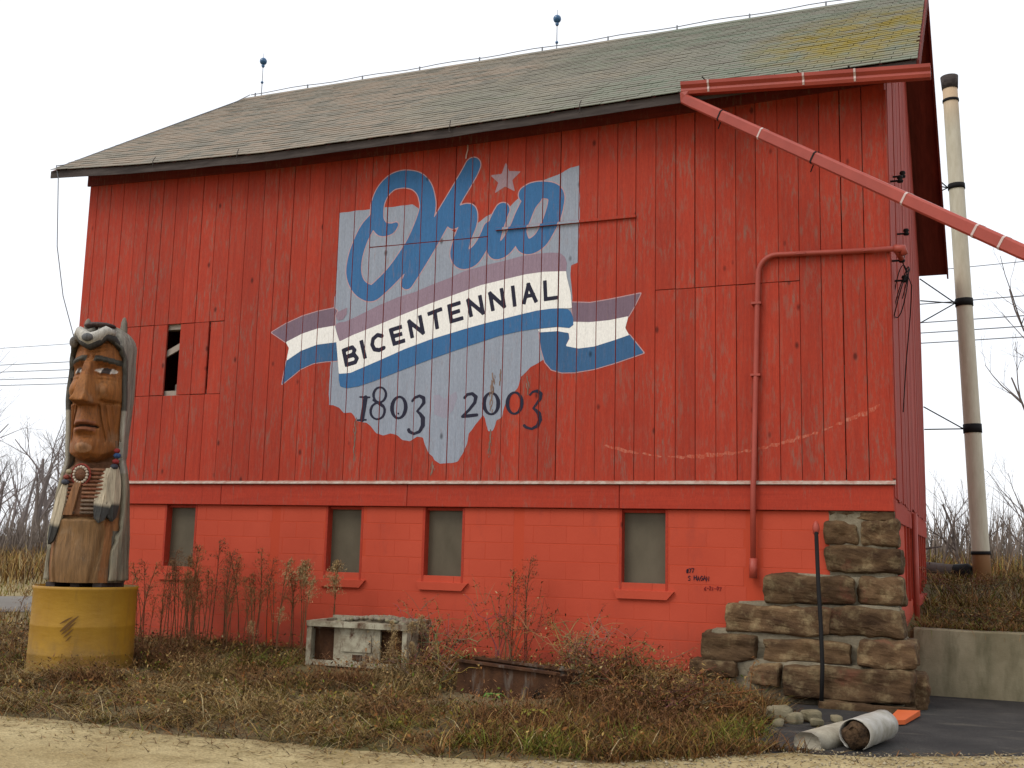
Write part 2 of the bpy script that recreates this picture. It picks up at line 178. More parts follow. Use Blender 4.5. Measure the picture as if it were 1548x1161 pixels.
# ------------------------------------------------------------------ materials
class Mat:
    def __init__(s, name, rough=0.7, spec=0.3):
        s.m = bpy.data.materials.new(name); s.m.use_nodes = True
        s.t = s.m.node_tree; s.t.nodes.clear()
        s.out = s.t.nodes.new("ShaderNodeOutputMaterial"); s.b = s.t.nodes.new("ShaderNodeBsdfPrincipled")
        s.t.links.new(s.b.outputs[0], s.out.inputs[0])
        s.b.inputs['Roughness'].default_value = rough; s.b.inputs['Specular IOR Level'].default_value = spec
    def n(s, typ, **kw):
        x = s.t.nodes.new(typ)
        for k, v in kw.items(): setattr(x, k, v)
        return x
    def link(s, a, b): s.t.links.new(a, b)
    def put(s, sock, v):
        if isinstance(v, bpy.types.NodeSocket): s.link(v, sock)
        elif isinstance(v, (tuple, list)) and len(v) == 3 and sock.type == 'RGBA': sock.default_value = (*v, 1)
        else: sock.default_value = v
    def coord(s, scale=(1,1,1), world=True, jitter=False):
        if world:
            src = s.n("ShaderNodeNewGeometry").outputs['Position']
        else:
            src = s.n("ShaderNodeTexCoord").outputs['Object']
        mp = s.n("ShaderNodeMapping"); mp.inputs['Scale'].default_value = scale
        s.link(src, mp.inputs['Vector'])
        if jitter:
            oi = s.n("ShaderNodeObjectInfo"); mm = s.n("ShaderNodeVectorMath", operation='MULTIPLY')
            cx = s.n("ShaderNodeCombineXYZ"); s.link(oi.outputs['Random'], cx.inputs[0]); s.link(oi.outputs['Random'], cx.inputs[2]); s.link(oi.outputs['Random'], cx.inputs[1])
            s.link(cx.outputs[0], mm.inputs[0]); mm.inputs[1].default_value = (37.0, 11.0, 53.0)
            s.link(mm.outputs[0], mp.inputs['Location'])
        return mp.outputs[0]
    def noise(s, vec, scale=5, detail=4, rough=0.6, dist=0.0):
        x = s.n("ShaderNodeTexNoise"); s.link(vec, x.inputs['Vector'])
        x.inputs['Scale'].default_value = scale; x.inputs['Detail'].default_value = detail
        x.inputs['Roughness'].default_value = rough; x.inputs['Distortion'].default_value = dist
        return x.outputs['Fac']
    def ramp(s, fac, a, b, lo=0.0, hi=1.0):
        x = s.n("ShaderNodeMapRange"); s.put(x.inputs[0], fac)
        x.inputs[1].default_value = a; x.inputs[2].default_value = b; x.inputs[3].default_value = lo; x.inputs[4].default_value = hi
        return x.outputs[0]
    def mix(s, fac, a, b, mode='MIX'):
        x = s.n("ShaderNodeMix", data_type='RGBA', blend_type=mode)
        s.put(x.inputs[0], fac); s.put(x.inputs[6], a); s.put(x.inputs[7], b)
        return x.outputs[2]
    def math(s, op, a, b=0.0):
        x = s.n("ShaderNodeMath", operation=op); s.put(x.inputs[0], a); s.put(x.inputs[1], b); return x.outputs[0]
    def scale_col(s, col, val):
        x = s.n("ShaderNodeVectorMath", operation='SCALE'); s.put(x.inputs[0], col); s.put(x.inputs['Scale'], val); return x.outputs[0]
    def random(s): return s.n("ShaderNodeObjectInfo").outputs['Random']
    def attr(s, name='col'):
        x = s.n("ShaderNodeAttribute"); x.attribute_name = name; return x.outputs['Color']
    def base(s, c): s.put(s.b.inputs['Base Color'], c); return s
    def bump(s, h, strength=0.3, dist=0.01):
        x = s.n("ShaderNodeBump"); s.put(x.inputs['Height'], h); x.inputs['Strength'].default_value = strength; x.inputs['Distance'].default_value = dist
        s.link(x.outputs[0], s.b.inputs['Normal']); return s

M = {}
def rgb(r, g, b):
    f = lambda u: (u/255/12.92) if u/255 <= 0.04045 else ((u/255+0.055)/1.055)**2.4
    return (f(r), f(g), f(b))

def painted_boards(name, col, dark, wear=0.59, wood=(0.19, 0.125, 0.095), wearamt=0.7, var=0.17, jitter=True, streak=(26, 26, 1.1)):
    m = Mat(name, 0.75, 0.22)
    v = m.coord(streak, jitter=jitter)
    g = m.noise(v, 1.0, 6, 0.7)
    big = m.noise(m.coord((1.4, 1.4, 0.7)), 1.3, 3, 0.5)
    c = m.mix(m.ramp(g, 0.32, 0.72), dark, col)
    c = m.mix(m.ramp(big, 0.35, 0.65, 0.0, 0.5), c, dark)
    fine = m.noise(m.coord((60, 60, 22), jitter=jitter), 1.0, 4, 0.8)
    c = m.scale_col(c, m.ramp(fine, 0.3, 0.7, 0.86, 1.12))
    # paint gone: weathered wood showing in vertical flakes, denser in some areas
    fl = m.noise(m.coord((30, 30, 5.0), jitter=jitter), 1.0, 5, 0.75)
    patch = m.noise(m.coord((1.1, 1.1, 0.9)), 1.6, 3, 0.6)
    wf = m.math('MULTIPLY', m.ramp(fl, wear-0.1, wear+0.06), m.ramp(patch, 0.36, 0.62))
    c = m.mix(m.math('MULTIPLY', wf, wearamt), c, wood)
    # dark cracks and knots
    ck = m.noise(m.coord((95, 95, 1.7), jitter=jitter), 1.0, 3, 0.8)
    c = m.mix(m.ramp(ck, 0.63, 0.72, 0.0, 0.6), c, tuple(x*0.25 for x in dark))
    kn = m.n("ShaderNodeTexVoronoi"); m.link(m.coord((3.4, 3.4, 1.9), jitter=jitter), kn.inputs['Vector']); kn.inputs['Scale'].default_value = 1.0
    c = m.mix(m.ramp(kn.outputs['Distance'], 0.04, 0.10, 0.8, 0.0), c, tuple(x*0.2 for x in dark))
    if var:
        c = m.scale_col(c, m.ramp(m.random(), 0, 1, 1-var*0.55, 1+var*0.45))
    m.base(c)
    m.bump(m.math('ADD', g, m.math('MULTIPLY', ck, 0.5)), 0.55, 0.006)
    return m.m

RED = (0.43, 0.047, 0.020); REDK = (0.31, 0.032, 0.016)
M['red_board'] = painted_boards('red_painted_boards', RED, REDK)
M['red_trim'] = painted_boards('red_painted_trim', (0.43, 0.045, 0.020), (0.33, 0.034, 0.017), wear=0.66, var=0.1, streak=(1.2, 18, 18), jitter=False)
M['gable_board'] = painted_boards('red_gable_boards', (0.42, 0.048, 0.026), (0.29, 0.034, 0.021), wear=0.60, wearamt=0.6)
M['frieze'] = painted_boards('frieze_boards_shaded', (0.20, 0.024, 0.017), (0.10, 0.014, 0.011), wear=0.62, var=0.0, streak=(1.2, 18, 18), jitter=False)  # red set darker to carry the shade under the eave
def mural_paint(name, col, k=0.86, wear=0.635, amt=0.5):
    return painted_boards(name, col, tuple(x*k for x in col), wear=wear, wearamt=amt, var=0.0, jitter=False, wood=(0.24, 0.15, 0.125))
M['p_grey'] = mural_paint('mural_blue_grey', (0.31, 0.345, 0.41), 0.82)
M['p_blue'] = mural_paint('mural_blue', (0.045, 0.155, 0.34), 0.80)
M['p_navy_blue'] = mural_paint('mural_tail_blue', (0.045, 0.13, 0.27), 0.78)
M['p_mauve'] = mural_paint('mural_mauve', (0.30, 0.215, 0.27), 0.82)
M['p_tail_mauve'] = mural_paint('mural_tail_mauve', (0.21, 0.145, 0.19), 0.75)
M['p_white'] = mural_paint('mural_white', (0.86, 0.84, 0.79), 0.93, 0.67, 0.35)
M['p_line'] = mural_paint('mural_outline', (0.52, 0.32, 0.33), 0.8)
M['p_ink'] = mural_paint('mural_lettering', (0.022, 0.022, 0.045), 0.7, 0.66, 0.4)
M['p_faded'] = mural_paint('mural_faded_pink', (0.315, 0.30, 0.365), 0.85)
M['p_star'] = mural_paint('mural_star', (0.36, 0.25, 0.28), 0.8)

m = Mat('scraped_wood', 0.85, 0.1)
c = m.mix(m.ramp(m.noise(m.coord((40, 40, 14)), 1.0, 4, 0.8), 0.42, 0.62), (0.40, 0.056, 0.028), (0.44, 0.16, 0.11)); m.base(c); M['scrape'] = m.m

m = Mat('painted_block', 0.8, 0.25)
v = m.coord((1, 1, 1))
c = m.mix(m.ramp(m.noise(v, 1.1, 4, 0.6), 0.3, 0.7), (0.435, 0.058, 0.027), (0.485, 0.070, 0.034))
c = m.scale_col(c, m.ramp(m.random(), 0, 1, 0.975, 1.025))
dirt = m.noise(m.coord((1.2, 1.2, 0.45)), 2.2, 5, 0.7)
c = m.mix(m.ramp(dirt, 0.58, 0.74, 0.0, 0.45), c, (0.28, 0.045, 0.03))
zz = m.n("ShaderNodeSeparateXYZ"); m.link(m.n("ShaderNodeNewGeometry").outputs['Position'], zz.inputs[0])
splash = m.math('ADD', zz.outputs[2], m.ramp(m.noise(m.coord((3, 3, 1.5)), 1.5, 4, 0.7), 0.3, 0.7, -0.22, 0.22))
c = m.mix(m.ramp(splash, 0.15, 0.62, 0.55, 0.0), c, (0.26, 0.055, 0.035))     # mud splash along the foot of the wall
m.base(c); m.bump(m.noise(v, 70, 4, 0.7), 0.35, 0.006); M['block'] = m.m

m = Mat('block_joint', 0.85, 0.1); m.base((0.46, 0.064, 0.030)); M['joint'] = m.m
m = Mat('flashing_metal', 0.55, 0.4); v = m.coord((3, 3, 3))
m.base(m.mix(m.ramp(m.noise(v, 4, 5, 0.7), 0.35, 0.65), (0.30, 0.16, 0.12), (0.42, 0.36, 0.30))); M['flashing'] = m.m
m = Mat('dark_old_wood', 0.85, 0.15); v = m.coord((1.2, 14, 14))
m.base(m.mix(m.ramp(m.noise(v, 1.5, 6, 0.7), 0.3, 0.7), (0.028, 0.022, 0.021), (0.085, 0.070, 0.064))); M['dark_wood'] = m.m
m = Mat('soffit_wood', 0.85, 0.15); v = m.coord((12, 1.2, 1.2))
m.base(m.mix(m.ramp(m.noise(v, 1.5, 6, 0.7), 0.3, 0.7), (0.10, 0.022, 0.018), (0.20, 0.04, 0.03))); M['soffit'] = m.m
m = Mat('grey_timber', 0.9, 0.1); v = m.coord((3, 3, 3))
m.base(m.mix(m.noise(v, 3, 5, 0.7), (0.20, 0.16, 0.13), (0.42, 0.36, 0.30))); M['timber'] = m.m
m = Mat('dark_interior', 0.95, 0.05); m.base((0.02, 0.017, 0.015)); M['dark'] = m.m

# shingles: tab colour varies tab by tab, moss grows at the gable end
m = Mat('asphalt_shingle', 0.95, 0.1)
pos = m.n("ShaderNodeNewGeometry").outputs['Position']
sn = m.n("ShaderNodeVectorMath", operation='SNAP'); m.link(pos, sn.inputs[0]); sn.inputs[1].default_value = (0.31, 0.1205, 50.0)
wn = m.n("ShaderNodeTexWhiteNoise", noise_dimensions='3D'); m.link(sn.outputs[0], wn.inputs[0])
c = m.mix(wn.outputs['Value'], (0.185, 0.170, 0.140), (0.265, 0.240, 0.195))
pinkish = m.noise(m.coord((0.5, 0.5, 0.5)), 1.0, 2, 0.5)
sx = m.n("ShaderNodeSeparateXYZ"); m.link(pos, sx.inputs[0])
east = m.ramp(m.math('ADD', sx.outputs[0], m.ramp(pinkish, 0.3, 0.7, -1.6, 1.6)), -6.5, -2.2)
c = m.mix(m.math('MULTIPLY', m.math('SUBTRACT', 1.0, east), m.ramp(wn.outputs['Value'], 0.2, 0.9, 0.0, 0.75)), c, (0.265, 0.205, 0.155))
c = m.mix(m.math('MULTIPLY', east, m.ramp(wn.outputs['Value'], 0.1, 0.9, 0.15, 0.85)), c, (0.155, 0.178, 0.135))
gx = m.math('MULTIPLY', m.math('ADD', sx.outputs[0], 0.25), 0.62); gy = m.math('MULTIPLY', m.math('SUBTRACT', sx.outputs[1], 1.5), 0.50)
rr = m.math('ADD', m.math('MULTIPLY', gx, gx), m.math('MULTIPLY', gy, gy))
moss = m.math('MULTIPLY', m.ramp(rr, 0.1, 1.0, 1.0, 0.0), m.ramp(m.noise(m.coord((2, 2, 2)), 1.6, 5, 0.7), 0.36, 0.6))
c = m.mix(m.math('MULTIPLY', moss, 0.9), c, (0.24, 0.175, 0.02))
soot = m.noise(m.coord((0.9, 0.35, 0.35)), 1.7, 5, 0.7)
c = m.mix(m.ramp(soot, 0.58, 0.78, 0.0, 0.25), c, (0.13, 0.12, 0.11))
m.base(c); m.bump(m.noise(m.coord((1, 1, 1)), 120, 3, 0.8), 0.4, 0.004); M['shingle'] = m.m

m = Mat('gutter_red', 0.5, 0.4); v = m.coord((1, 1, 1))
m.base(m.mix(m.ramp(m.noise(v, 3, 5, 0.6), 0.3, 0.7), (0.27, 0.040, 0.024), (0.36, 0.058, 0.036))); M['gutter'] = m.m
m = Mat('bare_aluminium', 0.45, 0.5); m.base((0.52, 0.40, 0.37)); M['strap'] = m.m
m = Mat('black_iron', 0.75, 0.15); m.base((0.012, 0.011, 0.011)); M['iron'] = m.m
m = Mat('galvanised_wire', 0.5, 0.5); m.base((0.16, 0.17, 0.19)); M['wire'] = m.m
m = Mat('blue_glass', 0.15, 0.6); m.base((0.02, 0.09, 0.20)); M['glass_ball'] = m.m
m = Mat('clouded_pane', 0.42, 0.22)
c = m.mix(m.ramp(m.noise(m.coord((2.2, 2.2, 1.2)), 1.5, 4, 0.6), 0.3, 0.7), (0.085, 0.070, 0.045), (0.125, 0.104, 0.070)); m.base(c)
m.bump(m.noise(m.coord((2, 2, 2)), 2.0, 2, 0.5), 0.08, 0.02); M['pane'] = m.m

# stone
m = Mat('sandstone', 0.92, 0.15)
v = m.coord((1, 1, 1)); r_ = m.random()
c = m.mix(m.ramp(m.noise(m.coord((1, 1, 2.2), jitter=True), 2.4, 6, 0.65, 0.4), 0.32, 0.68), (0.038, 0.020, 0.011), (0.140, 0.084, 0.042))
c = m.mix(m.ramp(m.noise(m.coord((1, 1, 1), jitter=True), 5.5, 5, 0.7), 0.50, 0.74, 0.0, 0.7), c, (0.31, 0.235, 0.125))
c = m.mix(m.ramp(m.noise(v, 3.0, 4, 0.6), 0.62, 0.72, 0.0, 0.5), c, (0.17, 0.055, 0.035))
c = m.scale_col(c, m.ramp(r_, 0, 1, 0.8, 1.25))
m.base(c); m.bump(m.math('ADD', m.noise(v, 14, 6, 0.75), m.math('MULTIPLY', m.noise(v, 60, 3, 0.7), 0.4)), 0.7, 0.02); M['stone'] = m.m
m = Mat('lime_mortar', 0.95, 0.1); v = m.coord()
m.base(m.mix(m.ramp(m.noise(v, 6, 6, 0.7), 0.3, 0.7), (0.13, 0.108, 0.072), (0.31, 0.265, 0.185))); m.bump(m.noise(v, 30, 5, 0.8), 0.8, 0.02); M['mortar'] = m.m
m = Mat('old_concrete', 0.92, 0.15); v = m.coord()
c = m.mix(m.ramp(m.noise(v, 1.5, 6, 0.65), 0.3, 0.7), (0.15, 0.125, 0.074), (0.29, 0.25, 0.165))
c = m.mix(m.ramp(m.noise(m.coord((2, 2, 0.5)), 2.5, 4, 0.6), 0.48, 0.70, 0, 0.7), c, (0.070, 0.066, 0.034))
m.base(c); m.bump(m.noise(v, 45, 4, 0.7), 0.4, 0.01); M['concrete'] = m.m

# ground surfaces
m = Mat('earth_and_thatch', 0.95, 0.08); v = m.coord()
c = m.mix(m.ramp(m.noise(v, 1.1, 7, 0.7), 0.3, 0.7), (0.075, 0.052, 0.030), (0.20, 0.155, 0.085))
c = m.mix(m.ramp(m.noise(v, 0.35, 4, 0.6), 0.45, 0.65, 0, 0.6), c, (0.10, 0.10, 0.035))
far = m.n("ShaderNodeSeparateXYZ"); m.link(m.n("ShaderNodeNewGeometry").outputs['Position'], far.inputs[0])
c = m.mix(m.ramp(far.outputs[0], -13, -19, 0.0, 0.75), c, m.mix(m.ramp(m.noise(v, 0.16, 5, 0.65), 0.35, 0.65), (0.20, 0.15, 0.08), (0.40, 0.33, 0.17)))
m.base(c); m.bump(m.noise(v, 25, 5, 0.8), 0.6, 0.03); M['earth'] = m.m
m = Mat('gravel', 0.95, 0.1); v = m.coord()
c = m.mix(m.ramp(m.noise(v, 0.9, 6, 0.65), 0.32, 0.68), (0.27, 0.20, 0.095), (0.46, 0.375, 0.205))
vo = m.n("ShaderNodeTexVoronoi"); m.link(v, vo.inputs['Vector']); vo.inputs['Scale'].default_value = 42
sp = m.n("ShaderNodeSeparateColor"); m.link(vo.outputs['Color'], sp.inputs[0])
c = m.scale_col(c, m.ramp(sp.outputs[0], 0, 1, 0.85, 1.12))
c = m.mix(m.ramp(m.noise(m.coord((0.6, 1.6, 1)), 1.5, 7, 0.75), 0.52, 0.68, 0.0, 0.7), c, (0.19, 0.145, 0.065))
m.base(c); m.bump(m.math('ADD', vo.outputs['Distance'], m.noise(v, 9, 4, 0.7)), 0.7, 0.012); M['gravel'] = m.m
m = Mat('pebble', 0.9, 0.15); m.base(m.mix(m.attr(), (0.22, 0.18, 0.12), m.attr())); M['pebble'] = m.m
m = Mat('old_asphalt', 0.9, 0.2); v = m.coord()
c = m.mix(m.ramp(m.noise(v, 1.4, 6, 0.7), 0.3, 0.7), (0.018, 0.017, 0.017), (0.050, 0.046, 0.042))
c = m.mix(m.ramp(m.noise(m.coord((0.6, 3, 1)), 1.2, 5, 0.7), 0.56, 0.72, 0, 0.6), c, (0.15, 0.13, 0.10))
c = m.scale_col(c, m.ramp(m.noise(v, 55, 3, 0.8), 0.3, 0.7, 0.6, 1.45)); m.base(c); m.bump(m.noise(v, 60, 4, 0.8), 0.7, 0.008); M['asphalt'] = m.m
m = Mat('far_road', 0.9, 0.2); m.base(m.mix(m.noise(m.coord((1, 1, 1)), 0.6, 5, 0.7), (0.12, 0.108, 0.092), (0.20, 0.185, 0.16))); M['far_road'] = m.m

# vegetation (colour per blade)
def veg(name, rough=0.75):
    m = Mat(name, rough, 0.15); m.base(m.attr()); return m.m
M['blade'] = veg('dry_blades'); M['stalk'] = veg('dry_stalks')
m = Mat('bare_bark', 0.9, 0.1); m.base(m.mix(m.noise(m.coord((1, 1, 0.4)), 6, 4, 0.7), (0.075, 0.058, 0.050), (0.17, 0.14, 0.125))); M['bark'] = m.m
m = Mat('distant_bark_hazed', 0.95, 0.05); m.base(m.mix(m.random(), (0.15, 0.125, 0.12), (0.24, 0.205, 0.195))); M['far_bark'] = m.m  # paler grey bark, the haze over the far trees put into their colour

# ------------------------------------------------------------------ terrain
def hgt(x, y):
    x = np.asarray(x, float); y = np.asarray(y, float)
    edge = np.interp(x, [-40, -14, -6.8, -3.6, -1.75, -0.6, 0.0, 1.2, 6], [-4.2, -4.6, -4.95, -4.85, -4.45, -3.1, -3.0, -2.3, -1.6])
    t = sstep(1.2, 5.0, y - edge)
    bank = 0.165 * t * sstep(-0.95, -2.1, x)
    lump = 0.03*np.sin(x*2.1+1.3*y)*np.sin(y*1.7-0.4*x) + 0.02*np.sin(x*5.3-2*y)
    bank = bank + lump * sstep(0.1, 0.8, y-edge) * sstep(-1.0, -2.0, x) * sstep(-0.2, -0.8, y)
    field = np.where(y > 0, 0.16, bank)
    h = np.where(y > 0, field, bank)
    # raised yard behind the retaining wall
    yard = (0.64 + 0.40*sstep(1.2, 9.0, y) + 0.05*np.sin(x*2.3)*np.sin(y*1.9))
    wgt = sstep(1.13, 1.17, y) * np.where(y > 8.7, sstep(-7.0, -0.3, x), (x > -0.2).astype(float))
    h = h*(1-wgt) + yard*wgt
    h = np.where((y < edge) & (x > -60), -0.02, h)
    h = np.where((x > -1.0) & (y < 1.12), np.minimum(h, -0.015), h)
    return h
def hz(x, y): return float(hgt(x, y))

def axis(lo, hi, step, far, g=1.16):
    a = list(np.arange(lo, hi+1e-6, step)); s = step
    left = []; x = lo
    while x > -far: s *= g; x -= s; left.append(x)
    s = step; x = hi; rightv = []
    while x < far: s *= g; x += s; rightv.append(x)
    return np.array(left[::-1] + a + rightv)
ax = axis(-15.0, 4.0, 0.13, 700); ay = axis(-6.5, 11.0, 0.13, 700)
X, Y = np.meshgrid(ax, ay); Zg = hgt(X, Y)
V = np.stack([X.ravel(), Y.ravel(), Zg.ravel()], 1); nx, ny = len(ax), len(ay)
I = np.arange(nx*ny).reshape(ny, nx)
F = np.stack([I[:-1, :-1].ravel(), I[:-1, 1:].ravel(), I[1:, 1:].ravel(), I[1:, :-1].ravel()], 1)
g_ = obj('ground', mesh_np('ground', V, F, M['earth'])); tag(g_, kind='structure')
g_.data.polygons.foreach_set("use_smooth", [True]*len(g_.data.polygons))

def edge_y(x): return float(np.interp(x, [-40, -14, -6.8, -3.6, -1.75, -0.6, 0.0, 1.2, 6, 40], [-4.2, -4.6, -4.95, -4.85, -4.45, -3.1, -3.0, -2.3, -1.6, -1.6]))
# drive: sheet with a ragged edge
xs = np.arange(-40, 40.01, 0.08); pv = []; pf = []
for i, x in enumerate(xs):
    e = edge_y(x) + 0.16*mnoise.noise(Vector((x*0.9, 3.1, 0))) + 0.07*mnoise.noise(Vector((x*4.0, 7.1, 0)))
    pv += [(x, -40, 0.004), (x, -9, 0.004), (x, e-0.25, 0.004), (x, e, -0.006)]
    if i: b = 4*i; pf += [(b-4+k, b+k, b+k+1, b-3+k) for k in range(3)]
me = bpy.data.meshes.new('gravel_drive'); me.from_pydata(pv, [], pf); me.materials.append(M['gravel'])
tag(obj('gravel_drive', me), kind='structure')
pv = []; pf = []
xs = np.arange(-1.0, 9.01, 0.1)
for i, x in enumerate(xs):
    e = edge_y(x) - 0.45
    bk = 1.03 if x > 0.0 else -0.5
    pv += [(x, e, 0.0005), (x, max(e+0.02, bk), 0.0005)]
    if i: b = 2*i; pf += [(b-2, b, b+1, b-1)]
me = bpy.data.meshes.new('asphalt_pad'); me.from_pydata(pv, [], pf); me.materials.append(M['asphalt'])
tag(obj('asphalt_pad', me), kind='structure')
# lane that passes behind the statue and the barn's far end
pv = []; pf = []
for i in range(41):
    t = i/40; c0 = Vector((-6.0, 15.0)).lerp(Vector((-32.0, -12.0)), t); nv = Vector((-0.72, 0.69))
    for k in range(5):
        q = c0 + nv*(-2.6 + 1.3*k) + Vector((0.2*mnoise.noise(Vector((i*0.3, k*3.1, 0))), 0))
        pv.append((q.x, q.y, max(0.0, hz(q.x, q.y)) + 0.012))
    if i: b = 5*i; pf += [(b-5+k, b+k, b+k+1, b-4+k) for k in range(4)]
me = bpy.data.meshes.new('side_road'); me.from_pydata(pv, [], pf); me.materials.append(M['far_road'])
tag(obj('side_road', me), kind='structure')

# ================================================================== the barn
barn = thing('barn', 'long red board barn with a big painted state mural on its front', 'barn')
ZE = ([-11.6, -9.8, -7.8, -5.0, -2.15, 0.45], [6.74, 6.63, 6.56, 6.565, 6.61, 6.63])      # eave line, sagging in the middle
def z_eave(x): return float(np.interp(x, *ZE))
RIDGE_Y, RIDGE_Z, DEPTH = 4.3, 9.74, 8.6
FZ = ([-11.2, -8.06, -5.06, -2.0, 0.05], [6.575, 6.485, 6.472, 6.52, 6.573])
def z_frieze(x): return float(np.interp(x, *FZ))

# ---- front wall: girts behind, one plank object per board
w = MB()
for z in (2.45, 3.42, 4.42, 5.25, 6.35): w.box(-11.0, -0.1, 0.02, 0.14, z-0.07, z+0.07)
for x in (-11.0, -8.4, -5.6, -2.8, -0.2): w.box(x-0.09, x+0.09, 0.141, 0.32, 2.2, 6.6)
front = w.build('front_wall', M['timber'], barn)
planks = []      # (x0, x1, z0, z1, front y)
for i in range(len(SEAMS)-1):
    a, b = SEAMS[i], SEAMS[i+1]
    brk = [2.235, 6.62]
    mid = (a+b)/2
    if -10.25 < mid < -8.5: brk = [2.235, 3.42, 4.415, 6.62]
    elif -6.36 < mid < -4.66: brk = [2.235, 5.256, 6.62]
    elif -2.56 < mid < -0.95: brk = [2.235, 4.434, 6.62]
    for k in range(len(brk)-1):
        if -9.45 < mid < -9.3 and k == 1: continue         # the missing board
        ga, gb = random.uniform(0.001, 0.003), random.choice((0.002, 0.003, 0.003, 0.004, 0.005, 0.008))
        if abs(a+8.802) < 0.01 and k == 1: ga = 0.03
        zs = random.uniform(0.002, 0.007) if k else 0.0
        planks.append((a+ga, b-gb, brk[k]+zs, brk[k+1]-random.uniform(0.001, 0.004) if k < len(brk)-2 else brk[k+1], -0.026 - random.uniform(0, 0.007)))
for (a, b, z0, z1, y) in planks:
    MB().cbox(a, b, y, 0.0, z0, z1, 0.003).build('plank', M['red_board'], front)
# horizontal batten over the boards, cap of an old door track
BAT = (-4.56, -2.78, 5.318, 5.352, -0.062)
MB().cbox(BAT[0], BAT[1], BAT[4], -0.034, BAT[2], BAT[3], 0.004).build('door_track', M['red_board'], front)
MB().box(-9.46, -9.40, 0.16, 0.19, 3.46, 3.60).add([(-9.70,0.02,3.98),(-9.12,0.02,4.24),(-9.12,0.02,4.15),(-9.70,0.02,3.89),(-9.70,0.05,3.98),(-9.12,0.05,4.24),(-9.12,0.05,4.15),(-9.70,0.05,3.89)],
    [(0,1,2,3)[::-1],(4,5,6,7),(0,1,5,4),(3,2,6,7)]).build('brace', M['timber'], front)
# frieze under the eave
fv = []; ff = []
xs = np.linspace(-11.135, 0.02, 24)
for i, x in enumerate(xs):
    z = z_frieze(x)
    zt = z_eave(x)+0.15
    fv += [(x, -0.06, z), (x, -0.06, zt), (x, -0.034, zt), (x, -0.034, z)]
    if i: b = 4*i; ff += [(b-4+k, b-4+(k+1) % 4, b+(k+1) % 4, b+k) for k in range(4)]
ff += [(0,3,2,1), (4*23, 4*23+1, 4*23+2, 4*23+3)]
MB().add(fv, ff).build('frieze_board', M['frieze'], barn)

# ---- flashing and sill beam
fl = MB(); fl.extrude([(-0.075, 2.206), (-0.082, 2.212), (-0.070, 2.228), (-0.005, 2.262), (-0.004, 2.206)], -11.12, 0.015)
fl.build('drip_flashing', M['flashing'], barn)
for a, b in ((-11.1, -8.420), (-8.414, -5.653), (-5.647, -2.950), (-2.944, -0.005)):
    MB().cbox(a, b, -0.045 - random.uniform(0, 0.004), 0.1, 1.935, 2.204, 0.006).build('sill_beam', M['red_trim'], barn)

# ---- block foundation: mortar core, one object per block
core = MB()
WIN = [(-9.345, -8.815, 1.02), (-6.815, -6.275, 1.02), (-5.44, -4.885, 1.03), (-2.955, -2.395, 1.025)]   # x0, x1, bottom
edges = [-11.1] + [e for q in WIN for e in q[:2]] + [-0.62]
for k in range(0, len(edges), 2): core.box(edges[k], edges[k+1], 0.0016, 0.2, -0.2, 1.93)
for (a, b, z) in WIN: core.box(a, b, 0.0016, 0.2, -0.2, z-0.002)
found = core.build('foundation', M['joint'], barn)
PIL = [(-7.62, -7.50), (-4.243, -4.118), (-1.53, -1.40)]
bl_cache = {}
def block_mesh(wd, ht):
    key = (round(wd, 2), round(ht, 2))
    if key not in bl_cache:
        bl_cache[key] = MB().cbox(0, key[0]-0.006, 0, 0.05, 0, key[1]-0.006, 0.0016).mesh('concrete_block', M['block'])
    return bl_cache[key]
z = 1.932; row = 0
while z > 0.0:
    z0 = z - 0.203
    x = -11.1 + (0.2 if row % 2 else 0.0)
    cuts = [-11.1]
    while x < -0.66:
        if x > cuts[-1] + 0.03: cuts.append(x)
        x += 0.406
    cuts.append(-0.62)
    spans = []
    for a, b in zip(cuts[:-1], cuts[1:]):
        segs = [(a, b)]
        for (p, q, zb) in [(p, q, zb) for p, q, zb in WIN] + [(p, q, -9) for p, q in PIL]:
            if z0 < zb - 0.05 and zb > 0: continue
            ns = []
            for (s, e) in segs:
                if e <= p or s >= q: ns.append((s, e)); continue
                if s < p - 0.03: ns.append((s, p))
                if e > q + 0.03: ns.append((q, e))
            segs = ns
        spans += segs
    for (s, e) in spans:
        if e - s < 0.05: continue
        o = obj('concrete_block', block_mesh(e-s, 0.203), found)
        o.location = (s+0.003, random.uniform(-0.0006, 0.0006), z0+0.003)
    z = z0; row += 1
for p, q in PIL:
    MB().box(p+0.004, q-0.004, 0.004, 0.05, -0.1, 1.93).build('control_joint', M['joint'], found)

# ---- windows
for (a, b, zb) in WIN:
    wn_ = MB()
    t = 1.93
    wn_.box(a, a+0.028, -0.002, 0.14, zb, t); wn_.box(b-0.028, b, -0.002, 0.14, zb, t); wn_.box(a+0.028, b-0.028, 0.05, 0.14, t-0.035, t); wn_.box(a+0.028, b-0.028, 0.03, 0.14, zb, zb+0.02)
    wo = wn_.build('window', M['red_trim'], barn)
    MB().box(a+0.026, b-0.026, 0.112, 0.12, zb+0.018, t-0.033).build('pane', M['pane'], wo)
    sl = MB()   # projecting sill, its ends cut on a slant
    sl.add([(a-0.055,-0.035,zb+0.005),(b+0.075,-0.035,zb+0.005),(b-0.005,-0.035,zb-0.085),(a-0.02,-0.035,zb-0.085),
            (a-0.055,0.03,zb+0.012),(b+0.075,0.03,zb+0.012),(b-0.005,0.03,zb-0.085),(a-0.02,0.03,zb-0.085)],
           [(3,2,1,0),(4,5,6,7),(0,1,5,4),(1,2,6,5),(2,3,7,6),(3,0,4,7)])
    sl.build('sill', M['block'], wo)
    MB().box(a+0.03, b-0.03, 0.124, 0.13, zb+0.02, t-0.035).build('backing', M['dark'], wo)

